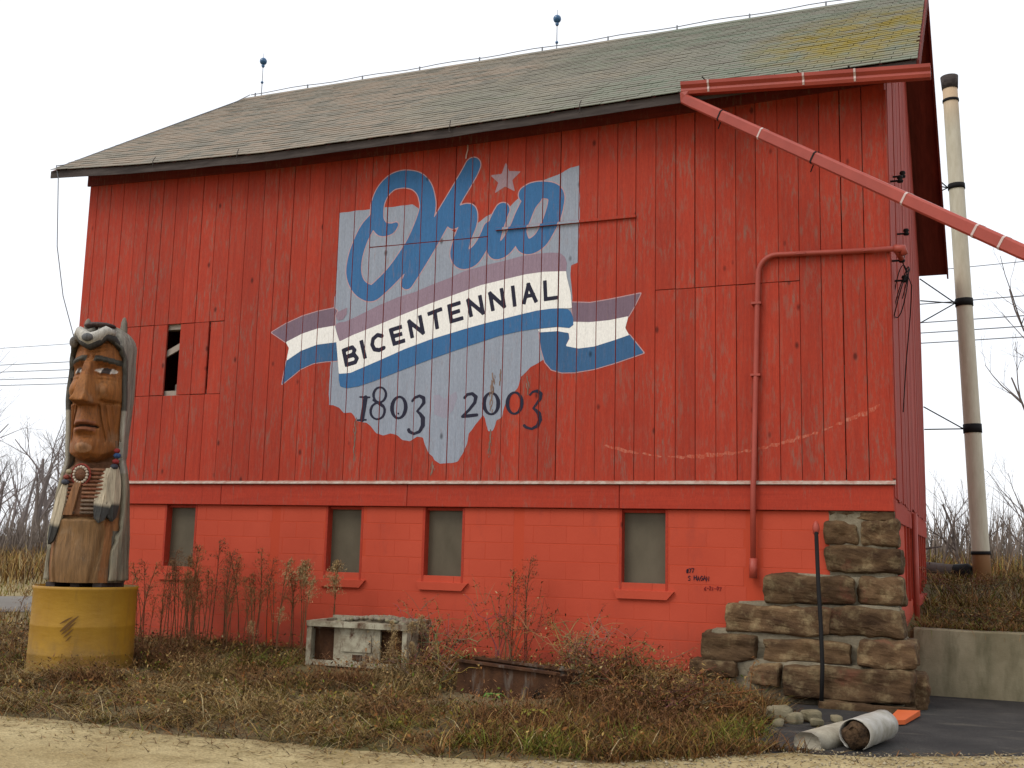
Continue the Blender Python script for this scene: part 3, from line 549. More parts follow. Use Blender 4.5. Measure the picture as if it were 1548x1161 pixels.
# ---- gable wall on the right, planks one by one
gw = MB()
for z in (2.3, 4.4, 6.3): gw.box(-0.14, -0.02, 0.12, DEPTH-0.1, z-0.07, z+0.07)
gable = gw.build('gable_wall', M['timber'], barn)
def z_roof(y): return 6.55 + (RIDGE_Z-6.62)*(1-abs(y-RIDGE_Y)/4.72)
y = 0.005; k = 0
while y < DEPTH-0.02:
    wd = random.uniform(0.2, 0.27); y2 = min(y+wd, DEPTH)
    x = 0.004 + random.uniform(0, 0.012); zb = 2.08 + random.uniform(-0.03, 0.03)
    za, zc = z_roof(y)-0.03, z_roof(y2)-0.03
    pm = MB().add([(-0.022,y+.003,zb),(x,y+.003,zb),(x,y2-.003,zb),(-0.022,y2-.003,zb),(-0.022,y+.003,za),(x,y+.003,za),(x,y2-.003,zc),(-0.022,y2-.003,zc)],
                  [(0,3,2,1),(4,5,6,7),(0,1,5,4),(1,2,6,5),(2,3,7,6),(3,0,4,7)])
    pm.build('plank', M['gable_board'], gable); y = y2
MB().cbox(-0.02, 0.02, -0.036, 0.004, 2.27, 6.5, 0.004).build('corner_board', M['red_board'], gable)
gf = MB(); gf.box(-0.2, -0.02, 0.21, DEPTH, 0.3, 0.93); gf.box(-0.2, -0.02, 0.21, 2.0, 0.93, 1.93); gf.box(-0.2, -0.02, 8.1, DEPTH, 0.93, 1.93)
gfo = gf.build('gable_foundation', M['block'], barn)
MB().box(-0.16, 0.0, 0.06, 3.45, 1.84, 2.09).build('gable_beam', M['red_trim'], barn)
MB().box(-0.16, 0.006, 3.46, DEPTH, 1.80, 2.07).build('gable_beam', M['red_trim'], barn)
gwn = MB().box(-0.12, -0.10, 2.0, 8.1, 0.93, 1.84).build('gable_window', M['pane'], barn)
for y in np.linspace(2.05, 8.05, 9): MB().box(-0.099, 0.0, y-0.06, y+0.06, 0.93, 1.85).build('mullion', M['red_trim'], gwn)
MB().box(-0.02, 0.07, 3.6, 8.1, 0.84, 0.93).build('sill', M['red_trim'], gwn)
MB().tube([(0.06, 2.9, 2.02), (0.06, 2.9, 0.3)], 0.035, 8).build('drain_pipe', M['gutter'], barn, True)
# the walls out of sight
MB().box(-11.1, -11.05, 0.02, DEPTH, -0.1, 6.6).add([(-11.1,0,6.6),(-11.1,DEPTH,6.6),(-11.1,RIDGE_Y,9.55),(-11.05,0,6.6),(-11.05,DEPTH,6.6),(-11.05,RIDGE_Y,9.55)],
    [(0,1,2),(3,5,4),(0,2,5,3),(1,4,5,2)]).build('far_gable_wall', M['red_board'], barn)
MB().box(-11.05, -0.14, DEPTH-0.05, DEPTH, -0.1, 6.7).build('rear_wall', M['red_board'], barn)
MB().box(-11.0, -0.2, 0.3, DEPTH-0.1, 1.95, 2.1).build('loft_floor', M['timber'], barn)

# ---- roof
def roof_pt(x01, t, lift=0.0):
    xl = -11.5 + (-11.72+11.5)*t; xr = 0.35 + 0.02*t
    x = xl + (xr-xl)*x01
    y = -0.4 + (RIDGE_Y+0.4)*t
    zz = z_eave(x)*(1-t) + RIDGE_Z*t
    return Vector((x, y - lift*0.55, zz + lift*0.83))
rf = MB(); n = 22; vs = []
for i in range(n+1):
    for t in (0.0, 0.5, 1.0):
        p = roof_pt(i/n, t); vs.append(p)
    for t in (0.0, 0.5, 1.0):
        p = roof_pt(i/n, t); vs.append(p - Vector((0, 0, 0.055)))
fs = []
for i in range(n):
    a, b = 6*i, 6*(i+1)
    fs += [(a, b, b+1, a+1), (a+1, b+1, b+2, a+2), (a+3, a+4, b+4, b+3), (a+4, a+5, b+5, b+4), (a, a+3, b+3, b)]
fs += [(0, 1, 4, 3), (1, 2, 5, 4), (6*n, 6*n+3, 6*n+4, 6*n+1), (6*n+1, 6*n+4, 6*n+5, 6*n+2)]
roof = MB().add(vs, fs).build('roof', M['soffit'], barn)
# rear slope
bk = MB()
R0, R1 = roof_pt(0, 1), roof_pt(1, 1); B0, B1 = Vector((-11.5, 9.05, 6.66)), Vector((0.47, 9.05, 6.66)); dn = Vector((0, 0, -0.07))
bk.add([R0, R1, B1, B0, R0+dn, R1+dn, B1+dn, B0+dn], [(0,1,2,3), (7,6,5,4), (1,0,4,5), (2,1,5,6), (3,2,6,7), (0,3,7,4)])
bk.build('rear_slope', M['soffit'], roof)
bt = MB(); up1 = Vector((0, 0.004, 0.012)); bt.add([R0+up1, R1+up1, B1+up1+Vector((0,.04,0)), B0+up1+Vector((0,.04,0))], [(0,1,2,3)]); bt.build('rear_shingles', M['shingle'], roof)
# rake trim on the right verge, both slopes
for (p, q) in ((roof_pt(1, 0), roof_pt(1, 1)), (R1, B1)):
    o1 = Vector((0.002, 0, -0.004)); o2 = Vector((0.03, 0, -0.004)); d = Vector((0, 0, -0.15))
    MB().add([p+o1, q+o1, q+o2, p+o2, p+o1+d, q+o1+d, q+o2+d, p+o2+d], [(0,1,2,3), (7,6,5,4), (1,0,4,5), (2,1,5,6), (3,2,6,7), (0,3,7,4)]).build('rake_board', M['soffit'], roof)
# fascia strip under the shingle edge
fv = []; ff = []
for i in range(25):
    p = roof_pt(i/24, 0) + Vector((0, -0.012, -0.004)); wv = 0.012*mnoise.noise(Vector((i*0.9, 0, 3)))
    fv += [p, p + Vector((0, 0, -0.108+wv)), p + Vector((0, 0.010, -0.108+wv)), p + Vector((0, 0.010, 0))]
    if i: b = 4*i; ff += [(b-4+k, b+k, b+(k+1) % 4, b-4+(k+1) % 4) for k in range(4)]
ff += [(0,1,2,3), (96,99,98,97)]
MB().add(fv, ff).build('fascia', M['dark_wood'], roof)
# shingle tabs: 300 nearest are objects, the rest one mesh
slope_len = math.hypot(RIDGE_Y+0.4, RIDGE_Z-6.6); NR = 39; tabs = []
for r in range(NR):
    t0 = r/NR; off = (r % 2)*0.155 + 0.02*((r*7) % 5)
    x = -11.48 - 0.22*t0 - off
    while x < 0.36:
        x2 = min(x+0.31, 0.365); x1 = max(x, -11.5-0.22*t0)
        if x2 - x1 > 0.05:
            tabs.append((r, x1, x2))
        x += 0.31
def tab_shape(wd, drop, lift, cut):
    L = slope_len/NR*1.35
    return MB().add([(0.004, -drop, lift), (wd-0.004, -drop+cut, lift), (wd-0.004, L, 0.004), (0.004, L, 0.004),
                     (0.004, -drop, lift-0.008), (wd-0.004, -drop+cut, lift-0.008), (wd-0.004, L, -0.004), (0.004, L, -0.004)],
                    [(0,1,2,3), (7,6,5,4), (0,4,5,1), (1,5,6,2), (3,2,6,7), (0,3,7,4)])
variants = [tab_shape(0.31, 0.01+0.012*random.random(), 0.012+0.007*random.random(), random.uniform(-0.006, 0.006)) for _ in range(7)]
vmesh = [v.mesh('shingle', M['shingle']) for v in variants]
camp = Vector((0.7058, -12.0665, 1.483))
def tab_matrix(r, x1):
    t = r/NR; e = z_eave(x1)*(1-t)+RIDGE_Z*t; y = -0.425 + (RIDGE_Y+0.425)*t
    ang = math.atan2(RIDGE_Z - z_eave(x1), RIDGE_Y+0.4)
    tw = math.atan2(z_eave(x1+0.3)-z_eave(x1), 0.31)*(1-t)
    return Matrix.Translation((x1, y, e+0.006)) @ Matrix.Rotation(-tw, 4, 'Y') @ Matrix.Rotation(ang, 4, 'X')
tabs.sort(key=lambda q: (tab_matrix(q[0], q[1]).translation - camp).length)
rest = MB()
for i, (r, x1, x2) in enumerate(tabs):
    k = random.randrange(7); mtx = tab_matrix(r, x1); sc = (x2-x1)/0.31
    if i < 300:
        o = obj('shingle', vmesh[k], roof); o.matrix_basis = mtx @ Matrix.Diagonal((sc, 1, 1, 1))
    else:
        m4 = mtx @ Matrix.Diagonal((sc, 1, 1, 1)); rest.add([m4 @ Vector(v) for v in variants[k].v], variants[k].f)
ro = rest.build('shingle_courses', M['shingle'], roof); ro['kind'] = 'stuff'
cp = MB(); a, b = roof_pt(0, 1), roof_pt(1, 1)
cp.extrude([(RIDGE_Y-0.16, RIDGE_Z-0.075), (RIDGE_Y, RIDGE_Z+0.035), (RIDGE_Y+0.16, RIDGE_Z-0.075), (RIDGE_Y+0.15, RIDGE_Z-0.095), (RIDGE_Y, RIDGE_Z+0.012), (RIDGE_Y-0.15, RIDGE_Z-0.095)], a.x-0.02, b.x+0.03)
cp.build('ridge_cap', M['shingle'], roof)
# lightning cable on stand-offs along the ridge and down the far verge
cb = MB(); pts = [(x, RIDGE_Y, RIDGE_Z+0.085+0.012*math.sin(x*4)) for x in np.linspace(-11.6, 0.2, 40)]
cb.tube(pts, 0.008, 4)
for x in np.linspace(-11.5, 0.1, 11): cb.tube([(x, RIDGE_Y, RIDGE_Z), (x, RIDGE_Y, RIDGE_Z+0.10)], 0.014, 5)
v0 = roof_pt(0.0, 1.0); cb.tube([v0+Vector((0.1,0,.08))] + [roof_pt(0.004, t)+Vector((0, 0, 0.035)) for t in (0.93, 0.7, 0.45, 0.2, 0.04)] + [(-11.40,-0.42,6.80), (-11.34,-0.42,6.60), (-11.31,-0.36,5.6), (-11.28,-0.2,4.9), (-11.17,-0.03,4.3)], 0.008, 4)
for t in (0.05, 0.35, 0.7): p = roof_pt(0.006, t); cb.tube([p, p+Vector((0,0,0.045))], 0.014, 5)
cb.build('lightning_cable', M['wire'], roof)
for (x, zt) in ((-11.36, 10.45), (-5.44, 10.30)):
    lr = MB().tube([(x, RIDGE_Y, RIDGE_Z), (x, RIDGE_Y, zt+0.16)], [0.009, 0.004], 6).build('lightning_rod', M['wire'], roof)
    MB().ball((x, RIDGE_Y, zt), 0.07, 12, 8).lathe([(0.02,-0.12),(0.035,-0.09),(0.02,-0.06)], 10, (x, RIDGE_Y, zt)).build('glass_ball', M['glass_ball'], lr, True)
    MB().ball((x, RIDGE_Y, zt-0.42), 0.028, 8, 6).build('insulator', M['glass_ball'], lr, True)
# loose nails, hangers and shingle curls along the eave
for (x, dx, hgt_) in ((-5.05, 0.03, 0.10), (-3.35, -0.02, 0.09), (-8.2, 0.02, 0.1), (-9.6, -0.02, 0.07)):
    p = Vector((x, -0.43, z_eave(x)))
    MB().tube([p+Vector((0,0.02,0.10)), p+Vector((dx*0.4,-0.02,0.03)), p+Vector((0,-0.015,-0.05)), p+Vector((dx,-0.03,-0.03-hgt_*0.5))], 0.006, 5).build('gutter_hanger', M['dark_wood'], roof)

# ---- gutter and the long diagonal downspout
gp = [(-0.44, 0.11), (-0.455, 0.11), (-0.455, 0.005), (-0.55, 0.0), (-0.565, 0.03), (-0.560, 0.055), (-0.59, 0.085), (-0.595, 0.118), (-0.582, 0.118), (-0.578, 0.09), (-0.548, 0.06), (-0.552, 0.035), (-0.545, 0.015), (-0.445, 0.02)]
n = len(gp); vs = []
for (x, dz) in ((-2.13, 6.555), (0.49, 6.375)): vs += [(x, q[0]+0.04, q[1]*1.12+dz) for q in gp]
g = MB().add(vs, [(i, (i+1) % n, n+(i+1) % n, n+i) for i in range(n)])
e = [(-2.13, q[0]+0.04, q[1]*1.12+6.555) for q in (gp[1], gp[2], gp[3], gp[4], gp[5], gp[6], gp[7])]; g.add(e, [tuple(range(7))])
e = [(0.49, q[0]+0.04, q[1]*1.12+6.375) for q in (gp[1], gp[2], gp[3], gp[4], gp[5], gp[6], gp[7])]; g.add(e, [tuple(range(7))[::-1]])
gut = g.build('gutter', M['gutter'], barn)
for x in (-1.83, -0.80, -0.27):
    zb = 6.555 + (6.375-6.555)*(x+2.13)/2.62
    MB().add([(x+dx, q[0]+0.037, q[1]*1.12+zb) for dx in (0, 0.022) for q in ((-0.556, 0.005), (-0.569, 0.03), (-0.564, 0.055), (-0.594, 0.085), (-0.599, 0.118))],
             [(i, i+1, i+6, i+5) for i in range(4)]).build('strap', M['strap'], gut)
    MB().tube([(x-0.05, -0.555, zb+0.17), (x-0.05, -0.38, zb+0.20)], 0.008, 4).build('hanger', M['iron'], gut)
def rect_pipe(pts, hw, hh):
    s = MB(); vs = []; m = len(pts)
    for i, p in enumerate(pts):
        t = (pts[min(i+1, m-1)]-pts[max(i-1, 0)]).normalized(); u = t.cross(Vector((0,0,1))).normalized(); w = u.cross(t)
        vs += [p+u*hw*a+w*hh*b for a, b in ((-1,-.7),(-.7,-1),(.7,-1),(1,-.7),(1,.7),(.7,1),(-.7,1),(-1,.7))]
    fs = [(i*8+k, i*8+(k+1) % 8, (i+1)*8+(k+1) % 8, (i+1)*8+k) for i in range(m-1) for k in range(8)] + [tuple(range(8))[::-1], tuple((m-1)*8+k for k in range(8))]
    return s.add(vs, fs)
D0, D1 = Vector((-2.08, -0.46, 6.50)), Vector((1.19, -2.41, 3.96))
D2 = D1 + Vector((0.55, -0.30, -0.38))
ds = rect_pipe([Vector((-2.085,-0.46,6.58)), D0, D0.lerp(D1, 0.03), D1, D2], 0.062, 0.060).build('downspout', M['gutter'], barn)
ax_ = (D1-D0).normalized(); ux = ax_.cross(Vector((0,0,1))).normalized(); wx = ux.cross(ax_)
for t in (0.285, 0.72, 0.895, 0.955):
    p = D0.lerp(D1, t); rect_pipe([p, p+ax_*0.022], 0.065, 0.063).build('strap', M['strap'], ds)
for t in (0.14, 0.46):
    p = D0.lerp(D1, t); rect_pipe([p, p+ax_*0.02], 0.066, 0.064).tube([p+wx*0.07, p-wx*0.14-ux*0.02], 0.008, 4).build('hanger', M['iron'], ds)

# ---- electric conduit
cpt = [(0.13, 0.05, 4.62), (0.10, -0.03, 4.66), (0.06, -0.075, 4.70), (-0.6, -0.075, 4.715), (-1.16, -0.075, 4.735)]
cpt += [(-1.16-0.205*math.sin(a), -0.075, 4.735-0.205*(1-math.cos(a))) for a in np.linspace(0.25, math.pi/2, 6)] + [(-1.375, -0.075, 4.3), (-1.43, -0.085, 2.3), (-1.432, -0.115, 2.18), (-1.44, -0.085, 1.95), (-1.448, -0.06, 1.24)]
co = MB().tube(cpt, 0.03, 10).build('conduit', M['gutter'], barn, True)
MB().tube([(-1.446, -0.06, 1.42), (-1.448, -0.06, 1.21)], 0.042, 10).build('coupling', M['gutter'], co, True)
MB().tube([(0.06,-0.075,4.70),(0.15,-0.06,4.70),(0.16,-0.05,4.63)], 0.045, 10).build('weatherhead', M['gutter'], co, True)
for (px, pz) in ((-0.9, 4.725), (-0.2, 4.705), (-1.40, 3.4), (-1.385, 4.2)):
    MB().box(px-0.05 if pz > 4.6 else px-0.055, px+0.05 if pz > 4.6 else px+0.05, -0.112, -0.028, pz-0.012, pz+0.012).build('clamp', M['gutter'], co)
# insulators and a coil of service wire on the gable corner
for (y, z) in ((1.5, 5.30), (1.0, 5.85), (0.28, 4.66), (0.8, 4.56), (0.4, 5.6)):
    ins = MB().tube([(0.01, y, z), (0.13, y, z)], 0.012, 6).build('insulator', M['iron'], gable)
    MB().lathe([(0.0,0.0),(0.03,0.0),(0.036,0.02),(0.022,0.035),(0.036,0.05),(0.028,0.075),(0.0,0.08)], 10, (0.12, y, z-0.02)).build('knob', M['iron'], ins, True)
cw = MB(); cw.tube([(0.09+0.10*math.sin(a*0.9), 0.5+0.30*math.cos(a), 4.35+0.28*math.sin(a)+0.02*math.sin(a*2.3)) for a in np.linspace(0, 15, 70)], 0.006, 4)
cw.tube([(0.12,0.28,4.66),(0.2,0.6,4.45),(0.16,1.0,4.2),(0.09,1.1,3.6),(0.05,1.1,3.1)], 0.006, 4); cw.build('service_wire', M['iron'], gable)
# small nail heads, knot holes, a rag of tape on the boards
MB().tube([(-4.98,-0.04,6.47),(-4.97,-0.06,6.40),(-4.99,-0.055,6.33),(-4.995,-0.05,6.29)], 0.008, 5).build('loose_tape', M['strap'], front)

# ================================================================== mural: fields meshed plank by plank
def sd_poly(P, X, Z):
    P = np.array(P, float); d = np.full(X.shape, 1e9); sgn = np.ones(X.shape); n = len(P)
    for i in range(n):
        a = P[i]; b = P[i-1]; e = b-a
        wx_, wz_ = X-a[0], Z-a[1]
        t = np.clip((wx_*e[0]+wz_*e[1])/max(e@e, 1e-12), 0, 1)
        d = np.minimum(d, (wx_-e[0]*t)**2+(wz_-e[1]*t)**2)
        c1 = Z >= a[1]; c2 = Z < b[1]; c3 = e[0]*wz_ > e[1]*wx_
        flip = (c1 & c2 & c3) | (~c1 & ~c2 & ~c3)
        sgn = np.where(flip, -sgn, sgn)
    return sgn*np.sqrt(d)
def smooth_line(pts, sub=4):
    if len(pts) < 4: return pts
    P = [np.array(p, float) for p in pts]; P = [2*P[0]-P[1]] + P + [2*P[-1]-P[-2]]; out = []
    for i in range(1, len(P)-2):
        for k in range(sub):
            t = k/sub; a, b, c, d = P[i-1], P[i], P[i+1], P[i+2]
            out.append(0.5*((2*b)+(c-a)*t+(2*a-5*b+4*c-d)*t*t+(3*b-a-3*c+d)*t**3))
    return out + [P[-2]]
def sd_strokes(S, X, Z, square=False, smooth=True):
    d = np.full(X.shape, 1e9)
    for st in S:
        pts = smooth_line(st) if smooth else st
        for (a, b) in zip(pts[:-1], pts[1:]):
            ax1, az1, r1 = a; bx1, bz1, r2 = b
            ex, ez = bx1-ax1, bz1-az1; L = math.hypot(ex, ez)
            wx_, wz_ = X-ax1, Z-az1
            if square and len(st) == 2 and L > 1e-6:
                al = (wx_*ex+wz_*ez)/L; pe = np.abs(wx_*ez-wz_*ex)/L
                d = np.minimum(d, np.maximum(np.maximum(-r1*0.8-al, al-L-r1*0.8), pe-r1))
            else:
                t = np.clip((wx_*ex+wz_*ez)/max(L*L, 1e-12), 0, 1)
                d = np.minimum(d, np.hypot(wx_-ex*t, wz_-ez*t)-(r1+(r2-r1)*t))
    return d
def field_faces(mb, fn, x0, x1, z0, z1, y, h=0.014):
    nx_ = max(2, int(math.ceil((x1-x0)/h))+1); nz_ = max(2, int(math.ceil((z1-z0)/h))+1)
    xs = np.linspace(x0, x1, nx_); zs = np.linspace(z0, z1, nz_)
    Xg, Zg_ = np.meshgrid(xs, zs, indexing='ij'); D = fn(Xg, Zg_)
    if D.min() >= 0: return
    ins = D < 0
    full = ins[:-1, :-1] & ins[1:, :-1] & ins[1:, 1:] & ins[:-1, 1:]
    anyi = ins[:-1, :-1] | ins[1:, :-1] | ins[1:, 1:] | ins[:-1, 1:]
    def quad(a, b, c, d): mb.add([(a, y, c), (b, y, c), (b, y, d), (a, y, d)], [(0, 1, 2, 3)])
    if full.all(): quad(x0, x1, z0, z1); return
    for i in range(nx_-1):
        j = 0
        while j < nz_-1:
            if full[i, j]:
                k = j
                while k < nz_-1 and full[i, k]: k += 1
                quad(xs[i], xs[i+1], zs[j], zs[k]); j = k
            else:
                if anyi[i, j]:
                    cs = [(i, j), (i+1, j), (i+1, j+1), (i, j+1)]; pl = []
                    for q in range(4):
                        (i0, j0), (i1, j1) = cs[q], cs[(q+1) % 4]
                        d0, d1 = D[i0, j0], D[i1, j1]
                        if d0 < 0: pl.append((xs[i0], y, zs[j0]))
                        if (d0 < 0) != (d1 < 0):
                            t = d0/(d0-d1); pl.append((xs[i0]+(xs[i1]-xs[i0])*t, y, zs[j0]+(zs[j1]-zs[j0])*t))
                    if len(pl) >= 3: mb.add(pl, [tuple(range(len(pl)))])
                j += 1
def bbox(pts, pad):
    a = [p for p in pts]; return (min(p[0] for p in a)-pad, max(p[0] for p in a)+pad, min(p[1] for p in a)-pad, max(p[1] for p in a)+pad)
def paint(name, fn, bb, layer, mat, parent, h=0.014):
    mb = MB()
    for (a, b, z0, z1, y) in planks + [(BAT[0], BAT[1], BAT[2], BAT[3], BAT[4])]:
        xa, xb, za, zb = max(a+0.003, bb[0]), min(b-0.003, bb[1]), max(z0+0.003, bb[2]), min(z1-0.003, bb[3])
        if xb-xa < 0.004 or zb-za < 0.004: continue
        field_faces(mb, fn, xa, xb, za, zb, y-0.0007*layer, h)
    return mb.build(name, mat, parent)
def P_(*polys): return lambda X, Z: np.minimum.reduce([sd_poly(p, X, Z) for p in polys])
def grown(f, r): return lambda X, Z: f(X, Z)-r
def flat(*lists): return [p for l in lists for p in l]
wob = lambda f, a=0.006: (lambda X, Z: f(X, Z) + a*np.sin(X*23+Z*9)*np.sin(Z*31-X*7))
mural = paint('state_mural', wob(P_(STATE), 0.004), bbox(STATE, 0.02), 1, M['p_grey'], barn)
fS = lambda X, Z: sd_strokes(SCRIPT, X, Z)
sb = bbox(flat(*SCRIPT), 0.2)
tails_m = P_(TAIL_L_MAUVE, TAIL_R_MAUVE); tails_b = P_(TAIL_L_BLUE, TAIL_R_BLUE); tails_w = P_(TAIL_L_WHITE, TAIL_R_WHITE)
tb = bbox(flat(TAIL_L_MAUVE, TAIL_L_BLUE, TAIL_R_MAUVE, TAIL_R_BLUE), 0.03)
paint('script_outline', grown(fS, 0.013), sb, 2, M['p_line'], mural)
paint('ribbon_outline', grown(lambda X, Z: np.minimum(tails_m(X, Z), tails_b(X, Z)), 0.011), tb, 2, M['p_line'], mural)
paint('script_lettering', fS, sb, 3, M['p_blue'], mural, 0.012)
for q in (TAIL_L_MAUVE, TAIL_R_MAUVE): paint('ribbon_tail', P_(q), bbox(q, 0.02), 3, M['p_tail_mauve'], mural)
for q in (TAIL_L_BLUE, TAIL_R_BLUE): paint('ribbon_tail', P_(q), bbox(q, 0.02), 4, M['p_navy_blue'], mural)
for q in (TAIL_L_WHITE, TAIL_R_WHITE): paint('ribbon_tail', P_(q), bbox(q, 0.02), 5, M['p_white'], mural)
bb_ = bbox(flat(BAND_MAUVE, BAND_WHITE, BAND_BLUE), 0.02)
paint('ribbon_stripe', P_(BAND_MAUVE, FOLD_MAUVE), bb_, 6, M['p_mauve'], mural)
paint('ribbon_stripe', P_(BAND_BLUE), bb_, 7, M['p_blue'], mural)
paint('ribbon_stripe', P_(BAND_WHITE), bb_, 8, M['p_white'], mural)
paint('ribbon_lettering', lambda X, Z: sd_strokes(LETTERS, X, Z, True, False), bbox(flat(*LETTERS), 0.06), 9, M['p_ink'], mural, 0.009)
paint('faded_star', P_(FADED), bbox(FADED, 0.02), 3, M['p_faded'], mural)
paint('date_lettering', lambda X, Z: sd_strokes(DATES, X, Z, False, False), bbox(flat(*DATES), 0.06), 4, M['p_ink'], mural, 0.008)
paint('star', P_(STAR), bbox(STAR, 0.02), 2, M['p_star'], mural)
paint('scrape_mark', lambda X, Z: sd_strokes(ARC, X, Z) + 0.005 + 0.012*np.sin(X*41+Z*60)*np.sin(X*13+2) + 0.006*np.sin(X*7) , bbox(flat(*ARC), 0.04), 1, M['scrape'], front, 0.01)
m = Mat('bare_weathered_wood', 0.9, 0.1); m.base(m.mix(m.ramp(m.noise(m.coord((70, 70, 6)), 1.0, 4, 0.8), 0.35, 0.65), (0.11, 0.06, 0.042), (0.27, 0.19, 0.15))); M['bare'] = m.m
paint('peeled_patch', lambda X, Z: sd_strokes(PEEL, X, Z) + 0.02*np.sin(X*190+3*np.sin(Z*9))*np.sin(Z*37+X*11) , bbox(flat(*PEEL), 0.04), 5, M['bare'], mural, 0.007)
# scrawled pen marks on the block wall
def scrawl(txt, x, z, size, rz=0.0, col='p_ink'):
    glyphs = {'#': [((.1,.3),(.9,.3)),((.1,.65),(.9,.65)),((.25,0),(.4,1)),((.6,0),(.75,1))], '7': [((0,1),(.8,1),(.3,0))], 'S': [((.8,.9),(.4,1),(.1,.75),(.7,.4),(.6,.05),(.1,.1))],
      'H': [((0,0),(.05,1)),((.7,0),(.75,1)),((0,.5),(.7,.55))], 'A': [((0,0),(.4,1),(.8,0)),((.15,.4),(.65,.4))], 'G': [((.8,.85),(.4,1),(.05,.5),(.4,0),(.8,.2),(.75,.5),(.5,.5))], 'N': [((0,0),(.05,1),(.7,0),(.75,1))],
      '6': [((.7,1),(.2,.6),(.1,.2),(.4,0),(.7,.2),(.5,.5),(.15,.35))], '-': [((.1,.5),(.7,.5))], '2': [((.05,.8),(.4,1),(.7,.75),(.05,0),(.8,.02))], '1': [((.4,1),(.35,0))], '0': [((.4,1),(.1,.6),(.15,.15),(.4,0),(.7,.4),(.65,.85),(.4,1))]}
    mb = MB()
    for i, ch in enumerate(txt):
        for st in glyphs.get(ch, []):
            p = [(x+(i*0.95+u)*size*0.72, -0.0045, z+v*size + (i % 3-1)*0.004) for u, v in st]
            mb.tube(p, 0.0045, 4)
    return mb.build('pen_scrawl', M[col], found)
scrawl('#77', -2.19, 1.245, 0.045); scrawl('S HAGAN', -2.17, 1.165, 0.05); 
m = Mat('faint_pen', 0.8, 0.1); m.base((0.25, 0.03, 0.03)); M['faint'] = m.m
scrawl('6-21-07', -1.99, 1.065, 0.04, 0, 'faint')

# ================================================================== stone pier at the corner
def rough_block(name, size, mat, parent=None, cuts=5, rnd=0.16, amp=0.03, seed=0.0, loc=(0,0,0)):
    bm = bmesh.new(); bmesh.ops.create_cube(bm, size=2.0)
    bmesh.ops.subdivide_edges(bm, edges=bm.edges[:], cuts=cuts, use_grid_fill=True)
    hx, hy, hz_ = (s/2 for s in size); mn = min(hx, hy, hz_)
    for v in bm.verts:
        p = v.co.copy()
        # round the arrises by a fixed distance, then knock the faces about
        q = Vector((p.x*hx, p.y*hy, p.z*hz_)); r = mn*rnd*2
        inner = Vector((max(-hx+r, min(hx-r, q.x)), max(-hy+r, min(hy-r, q.y)), max(-hz_+r, min(hz_-r, q.z))))
        d = q-inner
        if d.length > 1e-6: q = inner + d.normalized()*min(d.length, r)
        n = p.normalized(); f = mnoise.noise(q*3.1+Vector((seed, seed*2, -seed))) + 0.6*mnoise.noise(q*9.0+Vector((seed*3, 1, seed))) + 0.3*mnoise.noise(q*21.0)
        v.co = q + n*f*amp
    bm.normal_update()
    me = bpy.data.meshes.new(name); bm.to_mesh(me); bm.free(); me.materials.append(mat)
    o = obj(name, me, parent); o.location = loc
    return o
pc = MB(); pc.box(-0.66, -0.005, -0.012, 0.3, 0.9, 1.93)
pier = pc.build('stone_pier', M['mortar'], barn)
ST = [(-0.657,-0.01,1.845,1.93,-0.03,.3),(-0.687,-0.375,1.60,1.80,-0.05,.3),(-0.335,0.03,1.57,1.83,-0.06,.32),(-0.69,0.045,1.30,1.55,-0.07,.4),
      (-1.305,-0.41,0.975,1.25,-0.22,.4),(-0.365,0.05,0.985,1.26,-0.13,.4),(-1.686,-0.62,0.66,0.93,-0.32,.5),(-0.66,0.07,0.655,0.945,-0.31,.5),
      (-1.925,-1.36,0.36,0.64,-0.41,.5),(-1.295,-0.425,0.385,0.60,-0.37,.5),(-0.355,0.18,0.40,0.645,-0.47,.6),
      (-1.09,0.14,0.045,0.36,-0.57,.7),(-2.05,-1.58,0.22,0.345,-0.45,.4),(-1.42,-1.13,0.16,0.345,-0.48,.4),(0.02,0.26,-0.03,0.33,-0.30,.5),(-0.70,0.17,-0.06,0.05,-0.70,.5)]
for i, (a, b, z0, z1, yf, dp) in enumerate(ST):
    rough_block('foundation_stone', (b-a+0.012, dp, z1-z0+0.012), M['stone'], pier, cuts=10, rnd=0.17, amp=0.045, seed=i*3.7, loc=((a+b)/2, yf+dp/2, (z0+z1)/2)).rotation_euler = (random.uniform(-.05,.05), random.uniform(-.012,.012), random.uniform(-.03,.03))
for (a, b, y0, z0, z1, k) in ((-1.24,0.02,-0.06,0.90,1.27,1),(-1.60,0.03,-0.16,0.58,0.975,2),(-1.86,0.10,-0.26,0.30,0.68,3),(-1.95,0.06,-0.36,-0.1,0.40,4)):
    rough_block('mortar_bed', (b-a, 0.45, z1-z0), M['mortar'], pier, cuts=8, rnd=0.08, amp=0.02, seed=20+k, loc=((a+b)/2, y0+0.225, (z0+z1)/2))
m = Mat('white_scratch', 0.9, 0.1); m.base((0.6, 0.56, 0.5)); M['chalk'] = m.m

# black pipe leaning on the pier
hp = thing('leaning_pipe', 'thin black pipe with a red top leaning against the stone pier', 'pipe', (-0.69, -0.66, 0.03))
MB().tube([(0.0,0.0,0.0),(0.012,0.03,0.35),(-0.005,0.10,0.75),(-0.04,0.24,1.15),(-0.085,0.50,1.68)], 0.021, 8).build('tube', M['iron'], hp, True)
MB().lathe([(0.0,-0.02),(0.03,0.0),(0.038,0.05),(0.03,0.1),(0.012,0.13),(0.0,0.135)], 10, (-0.088,0.512,1.66)).build('knob', M['gutter'], hp, True)

